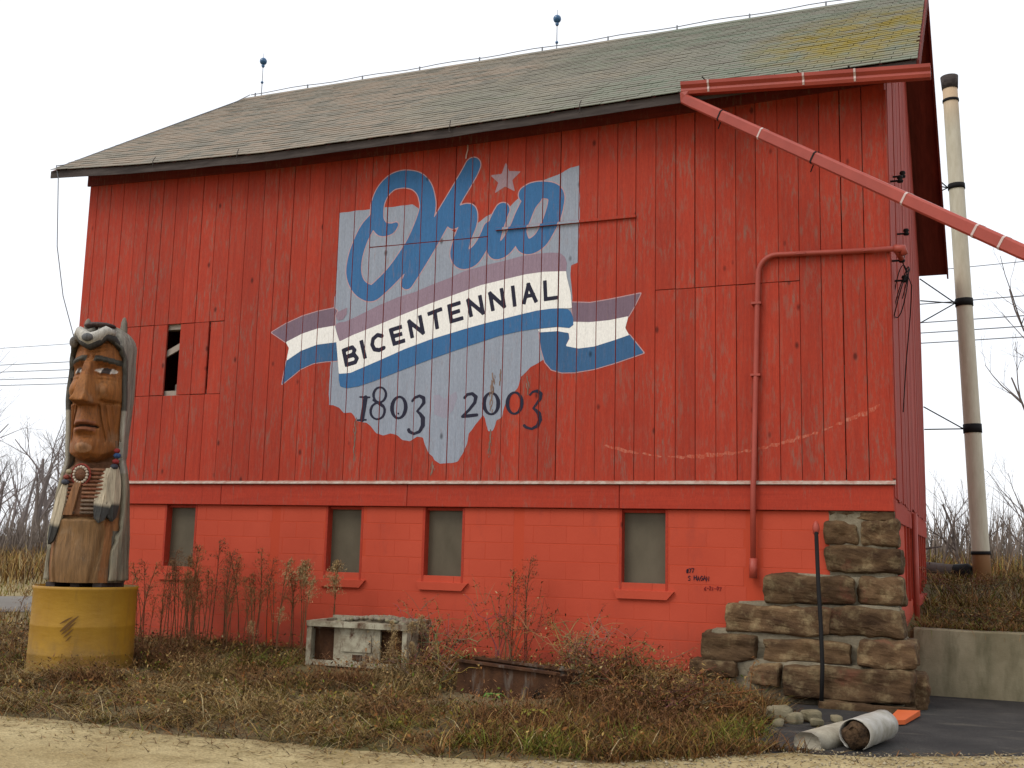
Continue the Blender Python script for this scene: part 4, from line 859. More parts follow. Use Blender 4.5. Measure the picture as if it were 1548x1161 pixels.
# ================================================================== carved figure on its drum
m = Mat('carved_paint', 0.62, 0.3)
v = m.coord((16, 16, 1.6), world=False); g = m.noise(v, 1.6, 6, 0.7)
c = m.mix(m.ramp(g, 0.30, 0.72, 0.0, 1.0), m.scale_col(m.attr(), 0.5), m.scale_col(m.attr(), 1.22))
cr = m.noise(m.coord((60, 60, 1.2), world=False), 1.0, 3, 0.8)
c = m.mix(m.ramp(cr, 0.60, 0.70, 0.0, 0.7), c, (0.035, 0.02, 0.012))
c = m.mix(m.ramp(m.noise(m.coord((2, 2, 2), world=False), 1.8, 4, 0.6), 0.58, 0.72, 0.0, 0.35), c, (0.30, 0.22, 0.14))
m.base(c); m.bump(m.math('ADD', g, m.math('MULTIPLY', cr, 0.7)), 0.8, 0.02); M['carved'] = m.m
m = Mat('ochre_drum', 0.55, 0.35); v = m.coord()
c = m.mix(m.ramp(m.noise(v, 2.0, 5, 0.65), 0.3, 0.7), (0.27, 0.135, 0.009), (0.37, 0.20, 0.015))
c = m.mix(m.ramp(m.noise(m.coord((5, 5, 0.9)), 1.4, 5, 0.7), 0.55, 0.75, 0, 0.5), c, (0.17, 0.095, 0.02))
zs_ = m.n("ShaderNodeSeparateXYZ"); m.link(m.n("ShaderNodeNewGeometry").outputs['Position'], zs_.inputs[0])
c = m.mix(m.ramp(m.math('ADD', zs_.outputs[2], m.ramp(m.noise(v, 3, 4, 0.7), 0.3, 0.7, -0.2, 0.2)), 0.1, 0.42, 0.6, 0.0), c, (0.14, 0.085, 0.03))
m.base(c); m.bump(m.noise(m.coord((2, 2, 6)), 3, 4, 0.6), 0.2, 0.02); M['ochre'] = m.m
DX, DY = -8.36, -2.40
DB = hz(DX, DY)-0.06
drum = thing('drum_base', 'round ochre yellow steel drum carrying the tall carved figure', 'drum', (DX, DY, DB)); drum.scale = (0.945, 0.945, 1.0)
DH = 0.94 - DB
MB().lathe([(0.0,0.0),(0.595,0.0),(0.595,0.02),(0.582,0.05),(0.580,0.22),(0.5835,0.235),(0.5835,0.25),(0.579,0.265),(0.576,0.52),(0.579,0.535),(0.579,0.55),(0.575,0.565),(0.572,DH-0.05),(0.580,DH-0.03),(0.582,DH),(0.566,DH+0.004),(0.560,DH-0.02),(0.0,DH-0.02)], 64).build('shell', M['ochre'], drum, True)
em = MB()   # painted feather marks on the drum's side
for (a0, z0, a1, z1, wd) in ((-0.60, 0.50, -0.16, 0.665, 0.020), (-0.56, 0.47, -0.22, 0.60, 0.014), (-0.50, 0.44, -0.26, 0.53, 0.012), (-0.44, 0.40, -0.30, 0.46, 0.010), (-0.62, 0.58, -0.30, 0.655, 0.010)):
    vs = []; fs = []
    for i in range(9):
        t = i/8; ph = rad(-45) + 0.75*(a0+(a1-a0)*t) ; zz = z0+(z1-z0)*t; w_ = wd*math.sin(math.pi*min(1, 0.08+t*0.9))
        for s in (-1, 1): vs.append((0.5855*math.cos(ph), 0.5855*math.sin(ph), zz+s*w_))
        if i: b = 2*i; fs.append((b-2, b, b+1, b-1))
    em.add(vs, fs)
m = Mat('brown_marks', 0.7, 0.2); m.base((0.13, 0.065, 0.02)); M['mark'] = m.m
em.build('painted_marks', M['mark'], drum)

fig = thing('carved_statue', 'tall carved wooden statue of a stern face under an animal hide', 'statue', (DX, DY, 0.985), rad(19))
SK = (0.265, 0.092, 0.020); SK2 = (0.31, 0.118, 0.028); ROBE = (0.225, 0.120, 0.045); HAIR = (0.11, 0.095, 0.07)
def gauss(d, s): return np.exp(-(d/s)**2)
def fw(z): return np.interp(z, [0, 0.5, 1.0, 1.26, 1.36, 1.6, 2.0, 2.45, 2.62, 2.74, 2.82], [0.40, 0.385, 0.345, 0.305, 0.275, 0.285, 0.30, 0.298, 0.275, 0.22, 0.11])
def fd(z): return np.interp(z, [0, 0.5, 1.0, 1.22, 1.32, 1.40, 1.6, 2.0, 2.45, 2.62, 2.74, 2.82], [0.40, 0.39, 0.36, 0.30, 0.27, 0.345, 0.35, 0.36, 0.355, 0.33, 0.25, 0.12])
def relief(x, z):
    ax_ = np.abs(x); f = np.zeros_like(x)
    # nose: broad wedge, flat tip, cut under
    tn = np.clip((2.43-z)/(2.43-1.93), 0, 1); wn_ = 0.050+0.062*tn
    prof = (0.04+0.15*tn**0.9) * (1-sstep(1.955, 1.915, z)) * sstep(2.47, 2.40, z)
    f += prof*(1-sstep(wn_*0.55, wn_*1.25, ax_))
    f += 0.055*gauss(ax_-0.085, 0.04)*gauss(z-1.965, 0.045)                        # nostril wings
    # brow and sockets
    br = 2.425 - 0.18*np.clip(ax_-0.10, 0, 1)
    f += 0.035*gauss(z-br-0.02, 0.035)*sstep(0.03, 0.09, ax_)*(1-sstep(0.26, 0.31, ax_))
    f -= 0.055*gauss(z-(br-0.07), 0.045)*sstep(0.045, 0.09, ax_)*(1-sstep(0.22, 0.29, ax_))
    f += 0.032*gauss(np.hypot((ax_-0.155)/0.085, (z-(2.352-0.03))/0.036), 0.9)      # eyeball
    f -= 0.02*gauss(z-(2.27+0.12*(ax_-0.16)**2*8), 0.012)*gauss(ax_-0.16, 0.11)     # bags under the eyes
    f -= 0.014*gauss(z-(2.22), 0.010)*gauss(ax_-0.17, 0.10)
    # cheeks, with the crease under them
    f += 0.075*gauss(ax_-0.205, 0.095)*gauss(z-2.10, 0.10)
    cz = 1.965 + 1.6*(ax_-0.20)**2
    f -= 0.06*gauss(z-cz, 0.018)*gauss(ax_-0.215, 0.085)
    # folds running from the nose past the mouth
    for k, (xa, xb, s) in enumerate(((0.115, 0.185, 0.042), (0.165, 0.222, 0.034), (0.215, 0.255, 0.028))):
        xx = xa + (xb-xa)*np.clip((1.95-z)/0.40, 0, 1)
        f -= s*gauss(ax_-xx, 0.013)*sstep(1.48, 1.58, z)*(1-sstep(1.93, 1.99, z))
    f -= 0.012*gauss(z-(2.52+0.25*ax_), 0.010)*(1-sstep(0.14, 0.2, ax_)) + 0.012*gauss(z-(2.57+0.2*ax_), 0.010)*(1-sstep(0.14, 0.2, ax_))   # brow furrows
    f -= 0.02*gauss(ax_-0.03, 0.010)*gauss(z-2.47, 0.04)
    f -= 0.03*gauss(ax_-(0.27-0.25*(z-1.7)**2), 0.04)*gauss(z-1.68, 0.16)   # hollow of the jaw
    # mouth
    mz = 1.70 - 0.9*ax_**2
    f += 0.045*gauss(z-1.72, 0.14)*gauss(x, 0.15)
    f -= 0.055*gauss(z-mz, 0.013)*(1-sstep(0.12, 0.155, ax_))
    f += 0.026*gauss(z-(mz-0.045), 0.024)*(1-sstep(0.08, 0.13, ax_))
    f += 0.018*gauss(z-(mz+0.04), 0.022)*(1-sstep(0.08, 0.13, ax_))
    f -= 0.028*gauss(z-1.585, 0.03)*gauss(x, 0.09)
    f += 0.055*gauss(np.hypot(x/0.12, (z-1.475)/0.085), 0.95)                        # chin
    jaw = 1.325 + 2.2*ax_**2.2
    f -= 0.10*(1-sstep(jaw-0.03, jaw+0.02, z))*sstep(1.17, 1.30, z)
    # robe: open fold lines
    f -= 0.03*gauss(ax_-(0.30-0.10*np.clip((0.75-z)/0.75, 0, 1)), 0.02)*(1-sstep(0.62, 0.74, z))
    f -= 0.03*gauss(z-0.70, 0.016)*(1-sstep(0.24, 0.29, ax_))
    f += 0.02*(1-sstep(0.66, 0.70, z))*(1-sstep(0.24, 0.32, ax_))
    f += 0.012*np.sin(z*9+x*3)*(1-sstep(0.5, 0.7, z))
    return f
NA, NZ = 150, 300
zz = np.linspace(0, 2.82, NZ); ph = np.concatenate([np.linspace(-1.75, 1.75, 112, endpoint=False), np.linspace(1.75, 2*math.pi-1.75, NA-112, endpoint=False)])
PH, ZZ = np.meshgrid(ph, zz); XX = fw(ZZ)*np.sin(PH); YY = -fd(ZZ)*np.cos(PH)
fr = sstep(0.02, 0.35, np.cos(PH)); YY = YY - relief(XX, ZZ)*fr*1.3
chip = np.array([0.008*mnoise.noise(Vector((x*9, y*9, z*3.0))) for x, y, z in zip(XX.ravel(), YY.ravel(), ZZ.ravel())]).reshape(XX.shape)
YY -= chip
AX = np.abs(XX); front_ = fr > 0.3
col = np.zeros(XX.shape+(3,)); col[:] = SK
col[(ZZ > 1.95) & (ZZ < 2.25) & front_] = SK2
def setc(mask, c): col[mask & front_] = c
br_ = 2.425-0.18*np.clip(AX-0.10, 0, 1)
setc((np.abs(ZZ-br_-0.028) < 0.032) & (AX > 0.045) & (AX < 0.285), (0.055, 0.048, 0.036))
ew = np.hypot((AX-0.155)/0.088, (ZZ-2.322)/0.036) < 1
setc(ew, (0.62, 0.55, 0.47)); setc(ew & (np.abs(XX-0.155-0.0) < 0.036), (0.05, 0.035, 0.03)); setc(ew & (np.abs(XX+0.155) < 0.036), (0.05, 0.035, 0.03))
lip = np.abs(ZZ-(1.70-0.9*AX**2)) < 0.058
setc(lip & (AX < 0.115), (0.25, 0.085, 0.035)); setc((np.abs(ZZ-(1.70-0.9*AX**2)) < 0.010) & (AX < 0.13), (0.04, 0.02, 0.012))
setc((np.hypot(XX/0.10, (ZZ-1.455)/0.055) < 1), (0.36, 0.18, 0.085))
col[ZZ < 1.31+2.2*AX**2.2*1.0] = (0.17, 0.075, 0.035)
col[ZZ < 0.70] = ROBE
col[(ZZ < 0.70) & (AX > 0.27) & front_] = (0.27, 0.11, 0.035)
col[(ZZ < 0.56) & (AX > 0.33)] = HAIR
col[(~front_) & (ZZ < 1.3)] = HAIR
Vb = np.stack([XX, YY, ZZ], -1).reshape(-1, 3); I = np.arange(NA*NZ).reshape(NZ, NA)
J = np.roll(I, -1, 1); F = np.stack([I[:-1].ravel(), J[:-1].ravel(), J[1:].ravel(), I[1:].ravel()], 1)
bo = obj('figure', mesh_np('figure', Vb, F, M['carved'], col.reshape(-1, 3)), fig)
bo.data.polygons.foreach_set("use_smooth", [True]*len(bo.data.polygons))
cap = MB(); cap.add([tuple(Vb[i]) for i in I[0]], [tuple(range(NA))], (0.1, 0.06, 0.03)); cap.build('underside', M['carved'], fig)
# hide drawn over the head and down the back
HN, HA = 150, 90; zz2 = np.linspace(0.02, 2.885, HN)
vs = np.zeros((HN, HA, 3)); cs = np.zeros((HN, HA, 3))
for i, z in enumerate(zz2):
    if z > 2.60: s = math.sqrt(max(0.0, 1-((z-2.60)/0.287)**2)); wr, dr = 0.334*s+0.001, 0.377*s+0.001
    else:
        wr = float(fw(min(z, 2.4)))+0.036; dr = float(fd(min(z, 2.4)))*0.96+0.036
    op = float(np.interp(z, [0, 0.35, 0.62, 0.9, 1.3, 1.7, 2.3, 2.48, 2.60, 2.68, 2.74, 2.8, 2.9], [0.92, 1.0, 1.28, 1.36, 1.36, 1.30, 1.22, 1.12, 0.92, 0.62, 0.34, 0.12, 0.0]))
    for j in range(HA):
        a = op + (2*math.pi-2*op)*j/(HA-1)
        rim = 0.02*math.exp(-((min(j, HA-1-j))/3.0)**2)
        w_ = 0.016*mnoise.noise(Vector((math.sin(a)*5, math.cos(a)*5, z*2.2))) + 0.022*mnoise.noise(Vector((math.sin(a)*13, math.cos(a)*13, z*1.3)))
        r_ = 1+w_*2.2
        vs[i, j] = ((wr+rim)*math.sin(a)*r_, -(dr+rim)*math.cos(a)*r_, z)
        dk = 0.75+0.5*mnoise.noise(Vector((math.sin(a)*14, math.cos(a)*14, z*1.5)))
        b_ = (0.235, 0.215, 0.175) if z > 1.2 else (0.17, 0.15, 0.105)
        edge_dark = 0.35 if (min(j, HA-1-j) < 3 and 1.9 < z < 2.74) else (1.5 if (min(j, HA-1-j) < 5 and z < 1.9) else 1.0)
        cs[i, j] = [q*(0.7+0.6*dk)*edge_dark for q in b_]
I = np.arange(HN*HA).reshape(HN, HA); F = np.stack([I[:-1, :-1].ravel(), I[:-1, 1:].ravel(), I[1:, 1:].ravel(), I[1:, :-1].ravel()], 1)
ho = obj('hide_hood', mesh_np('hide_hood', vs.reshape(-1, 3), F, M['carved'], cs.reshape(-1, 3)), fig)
ho.data.polygons.foreach_set("use_smooth", [True]*len(ho.data.polygons))
so = ho.modifiers.new('thickness', 'SOLIDIFY'); so.thickness = 0.05; so.offset = -1
WH = (0.50, 0.47, 0.41); DK = (0.045, 0.04, 0.036)
def onf(x, z, out=0.0):   # point on the front of the figure
    return Vector((x, -float(fd(z))*math.sqrt(max(0.02, 1-min(0.98, (x/float(fw(z)))**2))) - out, z))
lipc = [(-0.29, 2.56), (-0.23, 2.66), (-0.16, 2.69), (-0.09, 2.63), (0.0, 2.585), (0.09, 2.63), (0.16, 2.70), (0.23, 2.68), (0.29, 2.56)]
MB().tube([onf(x*0.93, min(z, 2.6), 0.055)+Vector((0, 0, z-min(z, 2.6))) for x, z in lipc], [0.03, 0.042, 0.046, 0.05, 0.055, 0.05, 0.046, 0.042, 0.03], 10, col=DK).build('hide_lip', M['carved'], ho, True)
MB().tube([onf(x*0.95, min(z, 2.58), 0.075)+Vector((0, 0.02, z-min(z, 2.58)+0.065)) for x, z in lipc[1:-1]], [0.035, 0.055, 0.07, 0.085, 0.07, 0.055, 0.035], 12, col=WH).build('hide_muzzle', M['carved'], ho, True)
MB().ball((0, -0.475, 2.665), 0.055, 14, 10, (1.15, 0.7, 0.85), col=(0.12, 0.12, 0.125)).build('hide_nose', M['carved'], ho, True)
MB().ball((-0.235, -0.29, 2.64), 0.06, 12, 8, (0.8, 0.7, 1.1), col=(0.09, 0.09, 0.09)).build('hide_eye', M['carved'], ho, True)
MB().ball((0, -0.17, 2.845), 0.10, 12, 8, (1.8, 1.6, 0.42), col=(0.055, 0.03, 0.025)).build('hide_crown', M['carved'], ho, True)
for (x, y, h_) in ((-0.15, -0.16, 0.09), (0.20, 0.0, 0.14)):
    MB().lathe([(0.045, -0.1), (0.042, 0.0), (0.034, h_*0.6), (0.016, h_), (0.0, h_+0.008)], 10, (x, y, 2.84), col=(0.20, 0.17, 0.13)).build('hide_ear', M['carved'], ho, True)
# choker of bone ribs, rosette, strap
for side in (-1, 1):
    for k in range(12):
        z = 0.745 + k*0.043
        if side < 0 and k > 9: continue
        pts = [onf(side*u, z, 0.012)+Vector((0, 0, 0.02*u)) for u in np.linspace(0.035, 0.25 if side > 0 else 0.22, 7)]
        MB().tube(pts, 0.0165, 7, col=((0.27, 0.115, 0.055) if k % 2 else (0.21, 0.070, 0.03)) if k > 3 else ((0.22, 0.15, 0.10) if k % 2 else (0.13, 0.085, 0.055))).build('choker_rib', M['carved'], fig, True)
rosette = MB().lathe([(0.0, 0.02), (0.05, 0.018), (0.062, 0.0), (0.058, -0.03), (0.0, -0.03)], 20, col=(0.15, 0.06, 0.025)).build('rosette', M['carved'], fig, True)
rosette.matrix_basis = Matrix.Translation(onf(0, 1.16, 0.05)) @ Matrix.Rotation(rad(90), 4, 'X')
rb = MB()
for k in range(16):
    a = 2*math.pi*k/16; rb.ball((0.075*math.cos(a), 0.085*math.sin(a), 0.0), 0.017, 8, 5, col=(0.62, 0.52, 0.40))
rb.tube([(0.103*math.cos(a), 0.113*math.sin(a), -0.012) for a in np.linspace(0, 2*math.pi, 25)], 0.012, 6, col=(0.25, 0.035, 0.02))
rb.build('bead_ring', M['carved'], rosette, True)
stp = MB()
for (xa, xb) in ((0.0, -0.075), (-0.03, -0.12)):
    pts = [onf(xa+(xb-xa)*t, 1.09-0.37*t, 0.04) for t in np.linspace(0, 1, 6)]
    vv = []; ff = []
    for i, p in enumerate(pts):
        wv = 0.022+0.010*i/5
        vv += [p+Vector((-wv, 0, 0)), p+Vector((wv, 0, 0)), p+Vector((wv, 0.03, 0)), p+Vector((-wv, 0.03, 0))]
        if i: b = 4*i; ff += [(b-4+k, b-4+(k+1) % 4, b+(k+1) % 4, b+k) for k in range(4)]
    ff += [(3,2,1,0), (20,21,22,23)]; stp.add(vv, ff, (0.27, 0.125, 0.05))
stp.build('strap', M['carved'], fig)
# feathers
def feather(pa, pb, wd, nrm, parent):
    pa, pb, nrm = Vector(pa), Vector(pb), Vector(nrm).normalized(); ax1 = pb-pa; L = ax1.length; sd = ax1.normalized().cross(nrm)
    n = 14; top = []; vs = []; cs = []; fs = []
    for i in range(n+1):
        t = i/n; w_ = wd*(math.sin(math.pi*min(1.0, 0.10+0.80*t**0.9))**0.75)*(1 if t < 0.93 else (1-t)/0.07*0.9+0.1)
        c0 = pa + ax1*t; cc = (0.52, 0.44, 0.31) if t < 0.62+0.04*(i % 2) else (0.045, 0.043, 0.038)
        for (s, o) in ((-1, 0.012), (-0.12, 0.026), (0, 0.034), (0.12, 0.026), (1, 0.012), (1, -0.012), (-1, -0.012)):
            vs.append(c0 + sd*w_*s + nrm*o); cs.append(cc)
        if i:
            b = 7*i; fs += [(b-7+k, b-7+(k+1) % 7, b+(k+1) % 7, b+k) for k in range(7)]
    fs += [tuple(range(7))[::-1], tuple(7*n+k for k in range(7))]
    mb = MB(); mb.v = [tuple(v) for v in vs]; mb.f = fs; mb.c = cs
    return mb.build('feather', M['carved'], parent)
feather(onf(0.255, 1.24, 0.04), onf(0.235, 0.64, 0.06), 0.10, (0.45, -0.9, 0), fig)
feather((0.305, -0.21, 1.27), (0.325, -0.24, 0.66), 0.095, (0.85, -0.55, 0), fig)
feather(onf(-0.17, 1.06, 0.05), onf(-0.30, 0.40, 0.07), 0.072, (-0.35, -0.93, 0), fig)
for (x, y, z, c, r_) in ((0.315,-0.20,1.44,(0.30,0.03,0.025),0.034),(0.322,-0.20,1.385,(0.03,0.08,0.20),0.04),(0.315,-0.21,1.32,(0.30,0.03,0.025),0.037),(0.307,-0.22,1.262,(0.05,0.055,0.075),0.042),
                         (-0.155,-0.365,1.13,(0.24,0.05,0.03),0.034),(-0.162,-0.37,1.075,(0.06,0.065,0.085),0.040),(-0.13,-0.36,1.19,(0.40,0.33,0.20),0.036)):
    MB().ball((x, y, z), r_, 10, 7, (1.05, 1.05, 0.8), col=c).build('bead', M['carved'], fig, True)
MB().tube([(0.30,-0.20,1.55),(0.318,-0.20,1.44),(0.32,-0.21,1.3)], 0.014, 6, col=(0.12,0.06,0.03)).build('bead_cord', M['carved'], fig)
# skids between drum and log
for (x) in (-0.27, 0.0, 0.25): MB().box(x-0.05, x+0.05, -0.30, 0.30, -0.062, -0.001).build('skid', M['dark_wood'], fig)

# ================================================================== flue stack with bands and guys
stk = thing('flue_stack', 'tall cream metal flue stack with black bands behind the barn', 'chimney', (0.886, 9.3, 0.95))
m = Mat('cream_stack', 0.6, 0.3); v = m.coord((4, 4, 0.8))
c = m.mix(m.ramp(m.noise(v, 1.5, 5, 0.7), 0.3, 0.7), (0.42, 0.37, 0.27), (0.58, 0.53, 0.42))
zs_ = m.n("ShaderNodeSeparateXYZ"); m.link(m.n("ShaderNodeNewGeometry").outputs['Position'], zs_.inputs[0])
c = m.mix(m.ramp(zs_.outputs[2], 9.4, 10.1, 0.0, 0.6), c, (0.45, 0.26, 0.12)); c = m.mix(m.ramp(zs_.outputs[2], 1.62, 1.56), c, (0.24, 0.12, 0.05))
m.base(c); M['stack'] = m.m
top_ = Vector((-0.256, 0, 9.5)); 
def sp_(z): return top_*(z/9.5)
MB().tube([sp_(z) for z in np.linspace(-0.1, 9.5, 14)], [0.152-0.018*t for t in np.linspace(0, 1, 14)], 20).build('pipe', M['stack'], stk, True)
for z, hh, r_ in ((0.62, 0.03, 0.168), (2.83, 0.08, 0.160), (5.15, 0.07, 0.156), (7.36, 0.05, 0.152), (9.05, 0.025, 0.147)):
    bd = MB().tube([sp_(z-hh), sp_(z+hh)], r_, 20).build('band', M['iron'], stk, True)
    if z > 1: MB().tube([sp_(z)+Vector((0, 0.16, 0)), sp_(z)+Vector((0.0, 0.23, 0))], 0.03, 6).build('bolt', M['iron'], bd)
MB().tube([sp_(9.28), sp_(9.5)+Vector((0,0,0.03))], [0.143, 0.160], 20).build('cap', M['dark_wood'], stk, True)
for z in (2.83, 5.15, 7.36):
    for (dy, dz) in ((-0.75, 0.02), (-0.75, 0.42), (-0.85, -0.40)):
        if z < 3 and dz < 0: continue
        MB().tube([sp_(z)+Vector((-0.15, 0, 0)), Vector((-0.86, dy, z+dz-0.1))], 0.012, 5).build('guy_rod', M['iron'], stk)

# ================================================================== retaining wall, yard clutter
rw = thing('retaining_wall', 'low stained concrete retaining wall holding back the weedy bank', 'wall', (0, 0, 0))
rvs = []; rfs = []
for i, x in enumerate(np.linspace(0.10, 9.0, 50)):
    zt = 0.705 + 0.008*mnoise.noise(Vector((x*2, 0, 0)))
    rvs += [(x, 1.0+0.004*mnoise.noise(Vector((x*3,1,0))), -0.1), (x, 1.02, zt-0.015), (x, 1.035, zt), (x, 1.24, zt), (x, 1.24, -0.1)]
    if i: b = 5*i; rfs += [(b-5+k, b+k, b+k+1, b-4+k) for k in range(4)]
rfs += [(0,1,2,3,4), (245,249,248,247,246)]
MB().add(rvs, rfs).build('wall_face', M['concrete'], rw)

m = Mat('chipped_enamel', 0.7, 0.3); v = m.coord()
c = m.mix(m.ramp(m.noise(v, 4, 6, 0.7), 0.42, 0.60), (0.38, 0.35, 0.255), (0.20, 0.165, 0.11))
c = m.mix(m.ramp(m.noise(m.coord((5, 5, 2)), 1.5, 5, 0.75), 0.50, 0.62), c, (0.085, 0.040, 0.020)); m.base(c); m.bump(m.noise(v, 25, 4, 0.7), 0.3, 0.01); M['enamel'] = m.m
m = Mat('rust', 0.9, 0.15); v = m.coord()
c = m.mix(m.ramp(m.noise(v, 5, 6, 0.7), 0.3, 0.7), (0.028, 0.014, 0.009), (0.10, 0.045, 0.021))
c = m.mix(m.ramp(m.noise(m.coord((7, 7, 1.5)), 1.2, 4, 0.6), 0.55, 0.70, 0, 0.7), c, (0.18, 0.165, 0.14)); m.base(c); m.bump(m.noise(v, 40, 4, 0.7), 0.4, 0.01); M['rust'] = m.m
# old cabinet lying open among the weeds
cx_, cy_ = -5.55, -1.30
cz_ = hz(cx_, cy_)+0.0
cab = thing('old_cabinet', 'weathered white cabinet carcass with rusty insides lying by the wall', 'cabinet', (cx_, cy_, cz_), rad(2))
H_, W_, D_ = 0.52, 0.62, 0.62
f = MB()
for x in (-W_, W_-0.06): f.box(x, x+0.06, 0, 0.05, 0.0, H_-0.061)
f.box(-W_, W_, -0.02, 0.06, H_-0.06, H_-0.001); f.box(-W_+0.061, W_-0.061, 0.002, 0.049, 0.04, 0.095)
f.box(-W_, -W_+0.05, 0.061, D_-0.051, H_-0.06, H_); f.box(W_-0.05, W_, 0.061, D_-0.051, H_-0.06, H_+0.03); f.box(-W_, W_, D_-0.05, D_, H_-0.05, H_+0.03)
f.build('frame', M['enamel'], cab)
MB().box(W_-0.03, W_-0.004, 0.055, D_-0.055, 0.0, H_-0.065).build('side_panel', M['enamel'], cab); MB().box(-W_+0.004, -W_+0.03, 0.055, D_-0.055, 0.0, H_-0.065).build('side_panel', M['enamel'], cab)
MB().box(-W_+0.032, W_-0.032, 0.14, 0.16, 0.02, H_-0.07).build('back_panel', M['rust'], cab)
pn = MB().box(-0.30, 0.27, 0.05, 0.08, 0.097, H_-0.063).build('door', M['enamel'], cab)
MB().box(-0.20, 0.17, 0.036, 0.049, 0.20, H_-0.15).build('door_panel', M['enamel'], pn); MB().box(-0.06, 0.06, 0.038, 0.049, 0.11, 0.17).build('vent', M['rust'], pn)
MB().box(-W_+0.032, W_-0.032, 0.051, 0.138, 0.0, 0.055).build('floor_pan', M['rust'], cab)
MB().box(-W_+0.032, W_-0.032, 0.065, D_-0.055, H_-0.09, H_-0.066).build('top_pan', M['rust'], cab)
gr = MB(); rr_ = random.Random(3)
for _ in range(260):
    x, y = rr_.uniform(-W_+0.09, W_-0.09), rr_.uniform(0.10, D_-0.10); hgt0 = H_-0.05+0.095*max(0, 1-(abs(x-0.1)/0.55)**2)
    gr.ball((x, y, hgt0), rr_.uniform(0.018, 0.035), 6, 4, (1, 1, 0.7), col=tuple(rr_.uniform(0.13, 0.30)*q for q in (1, 0.98, 0.85)))
gr.lathe([(0.56, 0), (0.4, 0.06), (0.0, 0.09)], 24, (0.0, 0.3, H_-0.065), col=(0.17, 0.165, 0.14))
for i in range(len(gr.v)):
    x, y, z = gr.v[i]; gr.v[i] = (max(-W_+0.055, min(W_-0.055, x)), max(0.066, min(D_-0.06, y)), z)
go = gr.build('gravel_fill', M['pebble'], cab); go['kind'] = 'stuff'
# rusty trough
tr = thing('rusty_trough', 'rusty brown steel trough tilted in the weeds beside the white cabinet', 'trough', (-3.46, -2.02, hz(-3.46, -2.02)-0.02), rad(-4))
tr.rotation_euler = (rad(-3), rad(3.0), rad(-4))
MB().box(-0.55, 0.50, 0.0, 0.02, 0.0, 0.31).build('front_plate', M['rust'], tr)
MB().box(-0.56, 0.52, -0.045, 0.05, 0.312, 0.335).build('front_flange', M['rust'], tr)
MB().box(-0.55, 0.62, 0.33, 0.35, 0.0, 0.33).build('rear_plate', M['rust'], tr); MB().box(-0.56, 0.64, 0.29, 0.39, 0.332, 0.352).build('rear_flange', M['rust'], tr)
MB().box(-0.55, 0.5, 0.021, 0.329, 0.02, 0.04).build('floor_plate', M['rust'], tr); MB().box(0.505, 0.525, 0.0, 0.32, 0.0, 0.30).build('end_plate', M['rust'], tr)
for x in np.linspace(-0.45, 0.42, 7): MB().lathe([(0.0,0.022),(0.018,0.02),(0.02,0.0)], 7, (x, 0.33, 0.352)).build('rivet', M['rust'], tr)
MB().tube([(0.28,-0.012,0.02),(0.30,-0.02,0.10),(0.33,-0.02,0.15),(0.36,-0.02,0.10),(0.37,-0.012,0.03)], 0.012, 6).build('shackle', M['iron'], tr)

# bent sheet metal over a burnt log end, orange board, stones on the asphalt
m = Mat('grey_sheet', 0.6, 0.4); v = m.coord()
m.base(m.mix(m.ramp(m.noise(v, 6, 5, 0.7), 0.35, 0.65), (0.42, 0.40, 0.36), (0.24, 0.22, 0.17))); M['sheet'] = m.m
m = Mat('pale_concrete', 0.9, 0.15); v = m.coord(); m.base(m.mix(m.ramp(m.noise(v, 7, 5, 0.7), 0.3, 0.7), (0.24, 0.21, 0.155), (0.42, 0.385, 0.30))); m.bump(m.noise(v, 50, 4, 0.7), 0.5, 0.01); M['pale_concrete'] = m.m
m = Mat('dark_clay', 0.95, 0.1); m.base(m.mix(m.ramp(m.noise(m.coord(), 22, 5, 0.7), 0.35, 0.65), (0.020, 0.013, 0.009), (0.095, 0.058, 0.032))); m.bump(m.noise(m.coord(), 40, 4, 0.7), 0.8, 0.02); M['dark_clay'] = m.m
fp = thing('flue_pipe', 'short grey sheet metal flue pipe packed with dark clay on the asphalt', 'pipe', (-0.08, -2.66, 0.008))
ax0 = Vector((0.16, 0.66, 0.0)); u0 = Vector((0.97, -0.235, 0)); R0p = 0.118
vs = []; fs = []; NP = 26
for i in range(9):
    t = i/8
    for k in range(NP):
        a = rad(-62) + rad(304)*k/(NP-1); dent = 1+0.05*mnoise.noise(Vector((math.cos(a)*2, math.sin(a)*2, t*3)))-0.10*max(0, math.cos(a-rad(35)))*math.sin(t*3.0)*0.5
        jag = 0.05*mnoise.noise(Vector((k*0.5, 9, 2))) if i == 0 else 0.0
        p = ax0*(t+jag) - ax0*0.5 + u0*(R0p*dent*math.cos(a)) + Vector((0, 0, R0p*0.96+R0p*dent*math.sin(a)*0.96)); vs.append(p)
    if i: b = NP*i; fs += [(b-NP+k, b-NP+k+1, b+k+1, b+k) for k in range(NP-1)]
so_ = MB().add(vs, fs).build('sheet', M['sheet'], fp, True); md = so_.modifiers.new('thickness', 'SOLIDIFY'); md.thickness = 0.006
pl = MB(); pl.tube([ax0*t-ax0*0.5+Vector((0, 0, R0p*0.92)) for t in (-0.06, 0.0, 0.3, 0.6, 0.9)], [0.07, 0.102, 0.106, 0.106, 0.10], 22)
pl.v = [(x+0.02*mnoise.noise(Vector((x*18, y*18, z*18))), y+0.035*mnoise.noise(Vector((x*22, y*5, z*22))), max(0.0, z+0.02*mnoise.noise(Vector((z*20, x*20, 1))))) for x, y, z in pl.v]
pl.build('clay_fill', M['dark_clay'], fp, True)
cbm = MB(); vs = []; fs = []
prof = [(-0.115, 0.0), (-0.125, 0.05), (-0.11, 0.10), (-0.06, 0.13), (0.03, 0.135), (0.09, 0.11), (0.115, 0.06), (0.11, 0.0)]; nP = len(prof)
